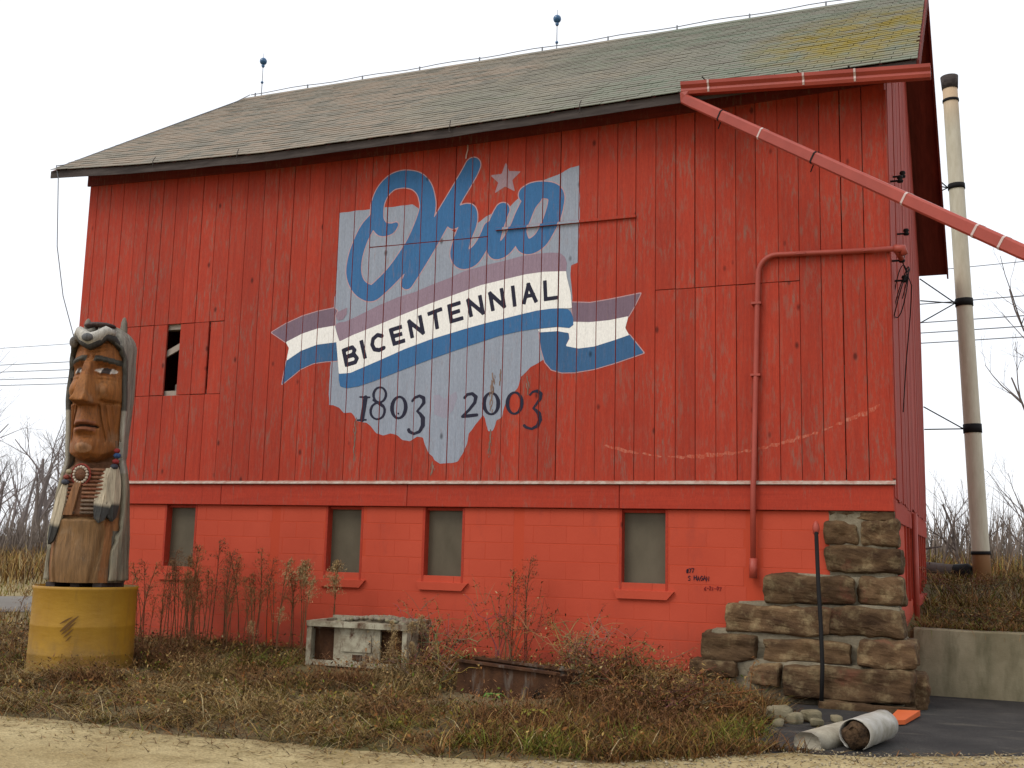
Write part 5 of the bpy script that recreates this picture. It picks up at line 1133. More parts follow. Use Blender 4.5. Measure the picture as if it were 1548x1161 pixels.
for i in range(10):
    t = i/9
    for (x, z) in prof:
        q = Vector((x, -0.42+0.84*t, z)); q += Vector((0.010*mnoise.noise(q*9), 0.012*mnoise.noise(q*11), 0.010*mnoise.noise(q*8)))*(1 if z > 0 else 0); vs.append(q)
    if i: b = nP*i; fs += [(b-nP+k, b-nP+(k+1) % nP, b+(k+1) % nP, b+k) for k in range(nP)]
fs += [tuple(range(nP)), tuple(9*nP+k for k in range(nP))[::-1]]
cb_ = cbm.add(vs, fs).build('concrete_bar', M['pale_concrete'], None, True); cb_.location = (-0.33, -2.68, 0.006); cb_.rotation_euler = (rad(2.5), 0, rad(-24))
tag(cb_, 'rounded pale concrete bar lying against the grey flue pipe', 'concrete bar')
m = Mat('orange_board', 0.6, 0.3); m.base(m.mix(m.noise(m.coord(), 8, 4, 0.6), (0.50, 0.085, 0.02), (0.62, 0.14, 0.04))); M['orange'] = m.m
ob = MB().add([(-0.03,-1.56,0.012),(0.12,-1.42,0.012),(0.22,-0.78,0.012),(0.02,-0.80,0.012),(-0.03,-1.56,0.05),(0.12,-1.42,0.05),(0.22,-0.78,0.06),(0.02,-0.80,0.055)],
              [(3,2,1,0),(4,5,6,7),(0,1,5,4),(1,2,6,5),(2,3,7,6),(3,0,4,7)]).build('orange_board', M['orange'])
tag(ob, 'flat bright orange board lying behind the grey flue pipe', 'board')
M_rock = M['concrete']
for i, (x, y, s, lb) in enumerate(((-0.93, -1.78, 0.17, 'squarish pale rubble stone under the leaning weeds by the pier'), (-0.78, -1.80, 0.11, 'flat grey rubble stone nearest the squarish pale one'), (-0.66, -1.66, 0.13, 'small grey rubble stone on the asphalt edge'),
        (-0.58, -1.90, 0.09, 'small grey rubble stone on the asphalt edge'), (-0.88, -2.05, 0.08, 'small grey rubble stone on the asphalt edge'), (-0.45, -1.55, 0.08, 'small grey rubble stone on the asphalt edge'))):
    r0 = rough_block('rubble_stone', (s*1.3, s, s*0.8), M_rock, None, cuts=3, rnd=0.35, amp=0.03, seed=i*2.2, loc=(x, y, max(0.008, hz(x, y))+s*0.33))
    r0.rotation_euler = (0, 0, i*1.1); tag(r0, lb, 'stone', 'rubble stones beside the pier')
# fallen log on the bank
fl_ = thing('fallen_log', 'grey fallen log with a black end lying behind the barn corner', 'log', (0.12, 9.6, hz(0.12, 9.6)+0.22))
MB().tube([(-0.9,0.5,0.02),(-0.3,0.2,0.05),(0.3,-0.1,0.0)], [0.09,0.10,0.10], 12).build('trunk', M['bark'], fl_, True)
MB().tube([(0.3,-0.1,0.0),(0.52,-0.18,-0.02),(0.60,-0.2,-0.04)], [0.11,0.15,0.11], 12).build('burnt_end', M['iron'], fl_, True)
MB().tube([(-0.5,0.3,0.05),(-0.3,0.1,0.35),(0.1,0.0,0.42)], [0.03,0.025,0.012], 6).build('limb', M['bark'], fl_, True)

# ================================================================== power lines
def wire(p, q, sag, label, r=0.016):
    p, q = Vector(p), Vector(q)
    o = MB().tube([p.lerp(q, t)-Vector((0, 0, sag*4*t*(1-t))) for t in np.linspace(0, 1, 25)], r, 4).build('power_line', M['wire'])
    tag(o, label, 'wire', 'power lines strung behind the barn')
for i, (zl, zr) in enumerate(((9.93, 10.65), (9.20, 9.64), (8.92, 9.085), (8.62, 8.81), (8.45, 8.53))):
    y = 25.0+0.35*i
    z0 = zl if i < 4 else 8.40
    sg = lambda t: 1.2*4*t*(1-t)
    ta, tb_ = (-38.2+75)/113, 76.0/113; sl_ = ((zr+sg(tb_))-(z0+sg(ta)))/(tb_-ta); e0 = z0+sg(ta)-sl_*ta
    lab = ('uppermost dark power line strung behind the barn', 'dark power line second from the top behind the barn', 'middle dark power line of the five behind the barn', 'dark power line second from the bottom behind the barn', 'lowest dark power line strung behind the barn')[i]
    wire((-75, y, e0), (38, y, e0+sl_), 1.2, lab, 0.013 if i == 0 else 0.018)

# ================================================================== vegetation
def blades(P, az, L, a0, a1, wd, col, seg=3, tipw=0.15):
    """curved strips: base P (n,3), heading, length, lean at foot and tip, width, colour"""
    n = len(P); lv = []
    pos = P.copy(); hd = np.stack([np.cos(az), np.sin(az), np.zeros(n)], 1); sd = np.stack([-np.sin(az), np.cos(az), np.zeros(n)], 1)
    tw = rng.uniform(-0.9, 0.9, n)[:, None]; sdv = sd*np.cos(tw) + hd*np.sin(tw)
    for k in range(seg+1):
        t = k/seg; w_ = (wd*(1-(1-tipw)*t**1.3))[:, None]*0.5
        lv.append(pos - sdv*w_); lv.append(pos + sdv*w_)
        a = a0+(a1-a0)*(t+0.5/seg)
        pos = pos + (hd*np.sin(a)[:, None] + np.array([0, 0, 1.0])*np.cos(a)[:, None])*(L/seg)[:, None]
    V = np.stack(lv, 1).reshape(-1, 3); m = 2*(seg+1)
    base = (np.arange(n)*m)[:, None]
    F = np.concatenate([base + np.array([[2*k, 2*k+1, 2*k+3, 2*k+2]]) for k in range(seg)], 0)
    C = np.repeat(col, m, 0)
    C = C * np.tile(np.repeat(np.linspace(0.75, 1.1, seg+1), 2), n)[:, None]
    return V, F, C
TAN = np.array((0.35, 0.230, 0.075)); BRN = np.array((0.175, 0.095, 0.032)); DKB = np.array((0.070, 0.038, 0.017)); OLV = np.array((0.175, 0.140, 0.020)); GRN = np.array((0.115, 0.150, 0.016)); RUS = np.array((0.22, 0.092, 0.026)); STR = np.array((0.46, 0.36, 0.19))
def pal(n, w):
    tab = np.stack([TAN, BRN, DKB, OLV, GRN, RUS, STR]); p = np.array(w, float); p /= p.sum()
    c = tab[rng.choice(7, n, p=p)]; return c*rng.uniform(0.55, 1.15, (n, 1))
def n2(x, y, s, seed):
    return np.sin(x*s+seed)*np.cos(y*s*1.3-seed*2)+0.6*np.sin(x*s*2.3-y*s*1.9+seed*5)+0.4*np.sin(x*s*4.7+y*s*3.1+seed)
def edges_np(x): return np.interp(x, [-40, -14, -6.8, -3.6, -1.75, -0.6, 0.0, 1.2, 6], [-4.2, -4.6, -4.95, -4.85, -4.45, -3.1, -3.0, -2.3, -1.6])
def clear(x, y):
    ok = np.hypot(x-DX, y-DY) > 0.60
    ok &= ~((np.abs(x+5.5) < 0.70) & (y > -1.75) & (y < -0.64) & (rng.uniform(size=x.shape) < np.where(y > -1.36, 1.0, 0.85)))
    ok &= ~((x > -4.05) & (x < -2.75) & (y > -2.65) & (y < -1.62) & (rng.uniform(size=x.shape) < np.where(y > -2.07, 1.0, 0.85)))
    ok &= ~((x > -0.98+0.12*np.sin(y*9)) & (y > -3.2)) & ~((x > -1.3) & (y > -1.7) & (rng.uniform(size=x.shape) < 0.8))
    ok &= ~((x > -2.1) & (y > -0.5)) & ~((x > -1.15) & (y > -0.75))
    return ok
parts = []
def strew(n, xr, yr, wfun, Lr, lean, wdr, cond=None, seg=3, az=None):
    x = rng.uniform(*xr, n); y = rng.uniform(*yr, n)
    ok = clear(x, y) & (y > edges_np(x)-0.12+0.22*n2(x, y, 2.2, 1.0)*0.5)
    if cond is not None: ok &= cond(x, y)
    x, y = x[ok], y[ok]; k = len(x)
    P = np.stack([x, y, hgt(x, y)-0.015], 1)
    c = wfun(x, y, k); a0 = rng.uniform(*lean[0], k); a1 = rng.uniform(*lean[1], k)
    parts.append(blades(P, rng.uniform(0, 2*math.pi, k) if az is None else az + rng.normal(0, 0.9, k), rng.uniform(*Lr, k), a0, a1, rng.uniform(*wdr, k), c, seg))
def mixc(x, y, k):
    u = n2(x, y, 1.1, 2.0)
    a = pal(k, (3.5, 5, 7, 1.6, 0.6, 4.5, 0.8)); b = pal(k, (2, 3, 2, 4, 3.0, 1, 0.5)); r_ = pal(k, (1.2, 5, 4, 1.5, 0.4, 5, 0.3))
    c = np.where((u > 0.75)[:, None], b, a); return np.where(((x > -3.2) & (u < 0.75))[:, None], r_, c)
# matted thatch, standing tufts, fringe along the drive
strew(40000, (-14.5, -0.35), (-5.1, 0.0), mixc, (0.10, 0.30), ((0.7, 1.5), (1.2, 1.9)), (0.006, 0.012))
strew(20000, (-14.5, -0.35), (-4.9, 0.0), mixc, (0.10, 0.25), ((0.3, 1.0), (1.0, 2.1)), (0.004, 0.009), cond=lambda x, y: n2(x, y, 1.6, 4.0) > -0.4)
strew(9000, (-13, -0.4), (-4.2, -0.3), mixc, (0.25, 0.50), ((0.4, 1.1), (1.2, 2.3)), (0.004, 0.008), cond=lambda x, y: n2(x, y, 1.9, 7.0) > 0.35, seg=4)
# long tan grass laid over in swathes
strew(9000, (-9.5, -3.5), (-4.9, -2.6), lambda x, y, k: pal(k, (6, 2, 0.7, 1, 0.2, 0.4, 4)), (0.25, 0.6), ((0.5, 1.2), (1.4, 2.2)), (0.004, 0.009), cond=lambda x, y: n2(x, y, 1.5, 9.0) > 0.2, seg=4, az=rad(250))
# rust-brown undergrowth towards the pier
strew(24000, (-3.0, -0.45), (-4.4, -0.7), lambda x, y, k: np.where((n2(x, y, 1.7, 3.0) > 0.7)[:, None], pal(k, (1, 1, 1, 5, 4, 1, 0.3)), pal(k, (1.2, 5, 3.5, 1.6, 0.4, 6, 0.2))), (0.10, 0.30), ((0.0, 0.8), (0.9, 2.4)), (0.005, 0.011))
# green growth at the foot of the wall and round the drum
strew(9000, (-10.5, -1.2), (-3.6, -0.05), lambda x, y, k: pal(k, (0.6, 0.6, 0.4, 4, 7, 0.3, 0.2)), (0.08, 0.28), ((0.1, 0.8), (0.7, 1.8)), (0.006, 0.014), cond=lambda x, y: ((n2(x, y, 1.3, 5.0) > 0.95) | ((x > -2.6) & (y > -1.9) & (n2(x, y, 2.0, 5.0) > 0.2))))
# tussocks: blades fanning out of common roots, bent over
nt_ = 420; tx = rng.uniform(-13.5, -0.8, nt_); ty = rng.uniform(-4.85, -0.25, nt_); okc = (ty > edges_np(tx)+0.05) & clear(tx, ty); tx, ty = tx[okc], ty[okc]
for x0, y0 in zip(tx, ty):
    k = int(rng.integers(40, 95)); az_ = rng.uniform(0, 6.3) + rng.normal(0, 1.1, k); sz = rng.uniform(0.6, 1.25)
    xs_ = x0+rng.normal(0, 0.045, k); ys_ = y0+rng.normal(0, 0.045, k); P = np.stack([xs_, ys_, hgt(xs_, ys_)-0.015], 1)
    wts = [(6, 3, 1, 0.6, 0.1, 1.5, 4), (2, 6, 4, 1, 0.2, 3, 0.3), (1, 3, 4, 0.6, 0.1, 6, 0.2), (1, 1, 0.6, 5, 4, 0.4, 0.3)][int(rng.choice(4, p=(0.34, 0.28, 0.24, 0.14)) if x0 < -3 else rng.choice(4, p=(0.12, 0.26, 0.44, 0.18)))]
    parts.append(blades(P, az_, rng.uniform(0.14, 0.38, k)*sz*(0.62 if (abs(x0+5.5) < 1.0 or abs(x0+3.4) < 0.9 or abs(x0+8.0) < 1.0) and y0 < -1.2 else 1.0), rng.uniform(0.2, 0.9, k), rng.uniform(1.3, 2.6, k), rng.uniform(0.004, 0.009, k), pal(k, wts)*rng.uniform(0.7, 1.15), 4))
# wisps and debris on the edge of the drive
k = 2600; x = rng.uniform(-9, 1.0, k); y = edges_np(x)-0.05-np.abs(rng.normal(0, 0.42, k)); P = np.stack([x, y, np.full(k, 0.006)], 1)
parts.append(blades(P, rng.uniform(0, 6.3, k), rng.uniform(0.03, 0.14, k), rng.uniform(1.2, 1.55, k), rng.uniform(1.4, 1.6, k), rng.uniform(0.004, 0.010, k), pal(k, (4, 5, 4, 1, 0.1, 2, 2))))
def join_parts(name, parts, mat):
    V = np.concatenate([p[0] for p in parts]); off = np.cumsum([0]+[len(p[0]) for p in parts[:-1]])
    F = np.concatenate([p[1]+o for p, o in zip(parts, off)]); C = np.concatenate([p[2] for p in parts])
    return obj(name, mesh_np(name, V, F, mat, C))
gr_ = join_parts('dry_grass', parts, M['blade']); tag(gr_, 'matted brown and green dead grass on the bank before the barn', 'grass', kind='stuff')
# small ragged leaves caught in the thatch
n = 9000; x = rng.uniform(-13, -0.5, n); y = rng.uniform(-4.7, -0.1, n); ok = clear(x, y) & (y > edges_np(x)); x, y = x[ok], y[ok]; n = len(x)
c0 = np.stack([x, y, hgt(x, y)+rng.uniform(0.02, 0.20, n)], 1); s = rng.uniform(0.008, 0.018, (n, 1))
u = rng.normal(size=(n, 3)); u /= np.linalg.norm(u, axis=1)[:, None]; w_ = np.cross(u, rng.normal(size=(n, 3))); w_ /= np.linalg.norm(w_, axis=1)[:, None]
V = np.stack([c0-u*s*1.5, c0+w_*s*0.7, c0+u*s*1.5, c0-w_*s*0.7], 1).reshape(-1, 3); F = np.arange(4*n).reshape(-1, 4)
lf = obj('leaf_litter', mesh_np('leaf_litter', V, F, M['blade'], np.repeat(pal(n, (2, 6, 5, 2, 0.8, 5, 0.3)), 4, 0))); tag(lf, 'curled dead leaves caught in the matted grass', 'leaves', kind='stuff')

# bank behind the retaining wall
parts = []
def strew2(n, xr, yr, w, Lr, lean, wdr, seg=3, cond=None):
    x = rng.uniform(*xr, n); y = rng.uniform(*yr, n); ok = (x > 0.1) | (y > 9.1)
    if cond is not None: ok &= cond(x, y)
    x, y = x[ok], y[ok]; k = len(x); P = np.stack([x, y, hgt(x, y)-0.01], 1)
    parts.append(blades(P, rng.uniform(0, 2*math.pi, k), rng.uniform(*Lr, k), rng.uniform(*lean[0], k), rng.uniform(*lean[1], k), rng.uniform(*wdr, k), pal(k, w), seg))
strew2(16000, (0.05, 4.5), (1.18, 5.0), (1, 5, 3, 4, 2.5, 5, 0.2), (0.08, 0.28), ((0.2, 1.0), (1.0, 2.2)), (0.007, 0.014))
strew2(14000, (-4.0, 7.0), (4.0, 14.0), (2, 5, 3, 3, 1.0, 4, 0.5), (0.12, 0.40), ((0.0, 0.8), (0.6, 1.9)), (0.008, 0.018))
strew2(9000, (-8.0, 14.0), (13.0, 30.0), (4, 5, 3, 2, 0.4, 3, 1.0), (0.3, 0.8), ((0.0, 0.5), (0.3, 1.3)), (0.012, 0.03))
strew2(3000, (0.1, 3.0), (1.2, 1.5), (1, 5, 3, 2, 1.5, 5, 0.2), (0.15, 0.4), ((0.3, 1.0), (1.6, 2.8)), (0.006, 0.012))
bg = join_parts('bank_grass', parts, M['blade']); tag(bg, 'rust brown and green weeds covering the bank above the retaining wall', 'grass', kind='stuff')
# rough field beyond the statue
parts = []
ang = rng.uniform(rad(118), rad(152), 30000); ds_ = 13 + 60*rng.uniform(0, 1, 30000)**1.6
x = 0.7+np.cos(ang)*ds_*1.0; y = -12.07+np.sin(ang)*ds_; q = (y - 1.5) + 0.0
ok = (x < -11.6) | (y > 9.5); 
e = (Vector((-0.72, 0.69))); rdist = (x+6.0)*(-0.72)+(y-15.0)*0.69
ok &= (np.abs(rdist) > 2.5); x, y, ds_ = x[ok], y[ok], ds_[ok]; k = len(x)
tall = rdist[ok] > 9; P = np.stack([x, y, hgt(x, y)-0.01], 1)
cf = np.where(tall[:, None], pal(k, (4, 5, 2, 1, 0.2, 2, 2)), pal(k, (5, 1, 0.4, 3, 1.2, 0.3, 4)))
parts.append(blades(P, rng.uniform(0, 6.3, k), np.where(tall, rng.uniform(0.5, 1.1, k), rng.uniform(0.08, 0.22, k)), rng.uniform(0, 0.4, k), rng.uniform(0.3, 1.4, k), 0.008+0.0006*ds_, cf))
fg = join_parts('field_grass', parts, M['blade']); tag(fg, 'tall tan dead grass in the field beyond the side road', 'grass', kind='stuff')
# pebbles on the drive
n = 2600; x = rng.uniform(-2.2, 3.5, n); y = np.array([edge_y(a) for a in x]) - 0.05 - np.abs(rng.normal(0, 1.1, n)); s = rng.uniform(0.004, 0.013, n)*(1+0.6*(rng.uniform(size=n) > 0.95))
octv = np.array([(1,0,0),(0,1,0),(-1,0,0),(0,-1,0),(0,0,0.7),(0,0,-0.7)]); octf = np.array([(0,1,4),(1,2,4),(2,3,4),(3,0,4),(1,0,5),(2,1,5),(3,2,5),(0,3,5)])
rot = rng.uniform(0, 6.3, n); dv_ = octv[None]*s[:, None, None]*rng.uniform(0.7, 1.3, (n, 6, 1)); cr_, sr_ = np.cos(rot)[:, None], np.sin(rot)[:, None]
V = np.stack([dv_[..., 0]*cr_-dv_[..., 1]*sr_, dv_[..., 0]*sr_+dv_[..., 1]*cr_, dv_[..., 2]], -1)+np.stack([x, y, 0.008+s*0.25], 1)[:, None]
F = (octf[None]+(np.arange(n)*6)[:, None, None]).reshape(-1, 3); cc = np.array((0.46, 0.39, 0.26))[None]*rng.uniform(0.5, 1.25, (n, 1))
pb = obj('pebbles', mesh_np('pebbles', V.reshape(-1, 3), F, M['pebble'], np.repeat(cc, 6, 0))); tag(pb, 'pale loose pebbles scattered along the gravel drive', 'pebbles', kind='stuff')

# ---- dead goldenrod: stem with shrivelled leaves, drooping seed head
def np_obj(name, arr, mat, parent):
    V = np.concatenate([a[0] for a in arr]); off = np.cumsum([0]+[len(a[0]) for a in arr[:-1]])
    F = np.concatenate([a[1]+o for a, o in zip(arr, off)]); C = np.concatenate([a[2] for a in arr])
    return obj(name, mesh_np(name, V, F, mat, C), parent)
def tint(k, c, v=0.25): return np.array(c)[None]*rng.uniform(1-v, 1+v, (k, 1))
def goldenrod(h, bendx, headc, headlen, fluffy, stemc=(0.15, 0.075, 0.035)):
    root = thing('goldenrod_stalk', 'x', 'weed')
    pts = [Vector((bendx*(t**2), 0.04*math.sin(t*3), h*t)) for t in np.linspace(0, 1, 8)]
    MB().tube(pts, [0.008-0.005*t for t in np.linspace(0, 1, 8)], 5, col=stemc).build('stem', M['stalk'], root)
    def at(t): i = min(6, int(t*7)); return pts[i].lerp(pts[i+1], t*7-i)
    k = 34; ts = rng.uniform(0.08, 0.8, k); P = np.array([at(t) for t in ts])
    np_obj('dead_leaves', [blades(P, rng.uniform(0, 6.3, k), rng.uniform(0.04, 0.11, k), rng.uniform(0.5, 1.4, k), rng.uniform(1.2, 3.0, k), rng.uniform(0.004, 0.009, k), tint(k, (0.17, 0.085, 0.038), 0.4))], M['blade'], root)
    k = 44 if fluffy else 30; ts = 1-headlen*rng.uniform(0, 1, k)**1.3; P = np.array([at(min(0.999, t)) for t in ts])
    # arching side sprays with fluff
    az_ = rng.normal(0, 1.3, k); L = (1.06-ts)*h*0.75*rng.uniform(0.6, 1.1, k)+0.04
    arr = [blades(P, az_, L, rng.uniform(0.2, 0.7, k), rng.uniform(1.0, 2.0, k), rng.uniform(0.004, 0.006, k), tint(k, headc, 0.35))]
    # fluff: short bits along the sprays
    kk = 700 if fluffy else 330; j = rng.integers(0, k, kk); tt = rng.uniform(0.25, 1.0, kk)
    Q = P[j] + np.stack([np.cos(az_[j])*L[j]*tt*0.66, np.sin(az_[j])*L[j]*tt*0.66, L[j]*tt*(0.85-0.55*tt)], 1) + rng.normal(0, 0.010, (kk, 3))
    arr.append(blades(Q, rng.uniform(0, 6.3, kk), rng.uniform(0.012, 0.034, kk), rng.uniform(0, 2.5, kk), rng.uniform(0, 3, kk), rng.uniform(0.007, 0.013, kk), tint(kk, headc, 0.4), 1))
    np_obj('seed_head', arr, M['blade'], root)
    return root
RH = (0.24, 0.125, 0.048); TH = (0.40, 0.285, 0.135)
protoR = [goldenrod(1.15, 0.16, RH, 0.42, False), goldenrod(1.0, -0.12, RH, 0.5, False), goldenrod(1.25, 0.05, (0.17, 0.085, 0.04), 0.6, False, (0.12, 0.05, 0.025))]
protoT = [goldenrod(1.2, 0.10, TH, 0.30, True), goldenrod(1.05, -0.06, TH, 0.26, True)]
used = set()
def plant(proto, x, y, h, rz, label, group, base=1.15):
    o = proto if proto.name not in used else copy_tree(proto); used.add(proto.name)
    s = h/base; o.location = (x, y, hz(x, y)-0.02); o.rotation_euler = (0, 0, rz); o.scale = (s, s, s)
    tag(o, label, 'weed', group)
EXTRA = [(R0_.uniform(-8.75, -6.9), R0_.uniform(-1.5, -0.25), R0_.uniform(0.55, 1.15)) for R0_ in [random.Random(21)] for _ in range(26)]
LR = 'rust brown dead goldenrod stalk standing between the drum and the cabinet'; LT = 'pale fluffy dead goldenrod stalk standing behind the white cabinet'
R_ = random.Random(5)
for (x, y, h) in ((-8.35,-1.1,1.0),(-8.2,-0.55,1.05),(-8.05,-1.2,0.95),(-7.95,-0.7,1.2),(-7.8,-1.0,1.0),(-7.72,-0.45,1.15),(-7.6,-0.9,0.9),(-7.5,-0.5,1.05),(-7.38,-0.8,0.85),(-7.25,-0.5,1.02),(-8.5,-0.8,1.1),(-8.62,-0.5,1.2),(-8.1,-0.9,0.8),
                  (-7.05,-0.6,0.95),(-8.45,-0.35,1.15),(-8.28,-0.8,1.2),(-8.0,-0.35,1.1),(-7.86,-0.5,1.05),(-7.55,-0.35,1.2),(-7.42,-1.05,0.8),(-7.3,-0.3,0.9),(-8.55,-1.2,1.0),(-8.4,-0.55,1.0),(-7.7,-0.75,1.1),(-7.98,-1.05,1.1),(-8.15,-1.35,0.9),(-7.2,-0.75,0.8),(-8.6,-0.3,1.25),(-8.3,-1.6,0.75),(-7.9,-1.5,0.7),(-7.15,-1.0,0.6),*EXTRA,(-8.75,-1.0,1.05),(-7.0,-0.35,0.75),(-7.66,-1.3,0.65)):
    plant(protoR[R_.randrange(3)], x, y, h, R_.uniform(0, 6.3), LR, 'rust brown goldenrod stalks')
for (x, y, h) in ((-6.95,-0.75,1.05),(-6.75,-0.55,1.12),(-6.62,-0.75,1.25),(-6.40,-0.45,1.22),(-6.5,-0.9,0.9),(-6.85,-0.4,1.0),(-6.30,-0.6,1.05)):
    plant(protoT[R_.randrange(2)], x, y, h, R_.uniform(0, 6.3), LT, 'fluffy goldenrod stalks behind the cabinet')
for (x, y, h) in ((-6.42,-1.55,0.62),(-6.55,-1.75,0.5)):
    plant(protoT[R_.randrange(2)], x, y, h, R_.uniform(0, 6.3), 'short fluffy goldenrod stalk standing left of the white cabinet', 'short goldenrod stalks by the cabinet')
for (x, y, h) in ((-4.95,-1.55,0.62),(-4.8,-1.8,0.55),(-4.62,-1.6,0.66),(-4.5,-1.95,0.52),(-4.72,-2.1,0.45),(-4.4,-1.7,0.5),(-4.85,-1.35,0.6)):
    plant(protoT[R_.randrange(2)], x, y, h, R_.uniform(0, 6.3), 'short fluffy goldenrod stalk drooping between the cabinet and the trough', 'short goldenrod stalks by the trough')
for (x, y, h) in ((-9.25,-2.75,0.75),(-9.4,-2.4,0.85),(-9.1,-3.0,0.6),(-9.6,-2.7,0.8)):
    plant(protoR[R_.randrange(3)], x, y, h, R_.uniform(0, 6.3), 'thin dead goldenrod stalk on the field side of the drum', 'goldenrod stalks beside the drum')
for (x, y, h) in ((-4.08,-0.45,1.0),(-3.92,-0.35,1.12),(-3.8,-0.6,0.95)):
    plant(protoR[2], x, y, h, R_.uniform(0, 6.3), 'dark dead goldenrod stalk standing behind the rusty trough', 'goldenrod stalks behind the trough')

# ---- brambles: arching canes, a few hanging leaves
def bramble(loc, label, ncane, spread, hh, leafn, canec=(0.19, 0.10, 0.055)):
    root = thing('bramble', label, 'shrub', loc); cn = MB(); tips = []
    for i in range(ncane):
        a = R_.uniform(0, 6.3); L = R_.uniform(0.55, 1.0)*hh; dr = R_.uniform(0.3, 1.0)*spread; b0 = Vector((R_.uniform(-.25,.25)*spread, R_.uniform(-.15,.15)*spread, 0))
        pts = [b0 + Vector((math.cos(a)*dr*t**1.4, math.sin(a)*dr*0.5*t**1.4, L*(1.25*t-0.35*t*t*R_.uniform(0.8, 2.2))/0.9)) + Vector((R_.gauss(0,.015), R_.gauss(0,.015), 0)) for t in np.linspace(0, 1, 8)]
        c = tuple(q*R_.uniform(0.6, 1.5) for q in canec); cn.tube(pts, [0.006-0.004*t for t in np.linspace(0, 1, 8)], 4, col=c)
        for _ in range(R_.randrange(2, 5)):
            p = pts[R_.randrange(3, 8)]; d = Vector((R_.gauss(0, 1), R_.gauss(0, .6), R_.uniform(-0.2, 1))).normalized()*R_.uniform(0.1, 0.3)
            cn.tube([p, p+d*0.5+Vector((0,0,0.02)), p+d], [0.003, 0.0025, 0.0012], 3, col=c); tips += [p+d, p+d*0.6]
        tips += pts[3:]
    cn.build('canes', M['stalk'], root)
    T = np.array([tuple(t) for t in tips]); j = rng.integers(0, len(T), leafn)
    np_obj('leaves', [blades(T[j]+rng.normal(0, 0.02, (leafn, 3)), rng.uniform(0, 6.3, leafn), rng.uniform(0.02, 0.06, leafn), rng.uniform(0.5, 2.5, leafn), rng.uniform(1, 3, leafn), rng.uniform(0.010, 0.024, leafn), pal(leafn, (2, 5, 2, 0.6, 0.2, 5, 0.4)), 2)], M['blade'], root)
    return root
bramble((-4.0, -0.62, hz(-4.0, -0.62)-0.02), 'tall thin dead bramble canes standing behind the rusty trough', 20, 0.65, 1.05, 420)
bramble((-3.15, -0.75, hz(-3.15, -0.75)-0.02), 'low dead bramble tangle under the window nearest the stone pier', 24, 0.8, 0.75, 520, (0.26, 0.17, 0.10))
bramble((-4.75, -0.95, hz(-4.75, -0.95)-0.02), 'dead bramble tangle between the white cabinet and the rusty trough', 26, 0.65, 0.72, 800, (0.24, 0.15, 0.08))
bramble((-2.55, -1.55, hz(-2.55, -1.55)-0.02), 'bushy rust brown dead shrub right beside the rusty trough', 40, 0.75, 0.52, 1900, (0.17, 0.085, 0.045))
bramble((-4.35, -1.9, hz(-4.35, -1.9)-0.02), 'tan dead weed tangle spilling over the rusty trough', 26, 0.6, 0.48, 1000, (0.24, 0.16, 0.08))
bramble((-1.8, -2.3, hz(-1.8, -2.3)-0.02), 'low brown dead shrub in front of the stone pier', 44, 0.9, 0.42, 2300, (0.15, 0.08, 0.04))
bramble((0.9, 2.2, hz(0.9, 2.2)-0.02), 'brown dead brambles hanging over the concrete retaining wall', 30, 0.9, 0.4, 1100, (0.14, 0.08, 0.04))
bramble((0.65, 6.0, hz(0.65, 6.0)-0.02), 'rust brown brambles growing along the gable wall', 30, 1.1, 0.5, 1100, (0.14, 0.08, 0.04))
# curled dead weed clumps through the bank
LC = {'t': ('tan curled dead weed clump sprawling on the grass bank', 'tan weed clumps on the bank', (0.27, 0.18, 0.075)), 'r': ('rust brown curled dead weed clump sprawling on the grass bank', 'rust weed clumps on the bank', (0.16, 0.075, 0.03))}
def clump(x, y, r, h, kind):
    root = thing('weed_clump', LC[kind][0], 'weed', (x, y, hz(x, y)-0.02), 0, LC[kind][1]); k = int(900*r); a = rng.uniform(0, 6.3, k); q = r*0.7*np.sqrt(rng.uniform(0, 1, k))
    P = np.stack([np.cos(a)*q, np.sin(a)*q*0.7, rng.uniform(0, 0.35*h, k)], 1)
    np_obj('stems', [blades(P, a+rng.normal(0, 0.8, k), rng.uniform(0.4, 1.3, k)*h, rng.uniform(0.0, 0.9, k), rng.uniform(1.6, 3.6, k), rng.uniform(0.003, 0.007, k), tint(k, LC[kind][2], 0.55), 5)], M['stalk'], root)
    kk = int(1500*r); j = rng.integers(0, k, kk); Q = P[j]+np.stack([np.cos(a[j])*0.25*h, np.sin(a[j])*0.25*h, 0.65*h*np.ones(kk)], 1)*rng.uniform(0.2, 1.1, (kk, 1))+rng.normal(0, 0.05, (kk, 3))
    Q[:, 2] = np.maximum(Q[:, 2], 0.02)
    np_obj('curled_leaves', [blades(Q, rng.uniform(0, 6.3, kk), rng.uniform(0.02, 0.055, kk), rng.uniform(0.3, 2.5, kk), rng.uniform(1, 3.4, kk), rng.uniform(0.005, 0.012, kk), tint(kk, LC[kind][2], 0.6), 2)], M['blade'], root)
for q in ((-4.72,-1.75,0.45,0.42,'t'),(-4.45,-2.2,0.40,0.32,'t'),(-5.1,-2.3,0.45,0.28,'r'),(-5.9,-2.5,0.5,0.26,'r'),(-6.8,-2.3,0.5,0.30,'t'),(-7.3,-2.0,0.45,0.34,'r'),(-6.3,-3.5,0.5,0.24,'t'),(-5.2,-3.8,0.45,0.25,'t'),(-7.6,-3.2,0.5,0.26,'r'),
          (-8.9,-3.4,0.5,0.26,'r'),(-3.9,-3.4,0.45,0.26,'r'),(-2.4,-2.3,0.55,0.40,'r'),(-1.9,-2.9,0.55,0.36,'r'),(-1.5,-2.0,0.45,0.36,'r'),(-2.9,-3.3,0.5,0.3,'r'),(-1.45,-3.2,0.4,0.28,'r'),(-2.2,-1.2,0.45,0.36,'t'),(-7.9,-1.7,0.45,0.40,'r'),(-10.0,-3.0,0.55,0.3,'r'),(-4.3,-4.1,0.4,0.22,'t')): clump(*q)
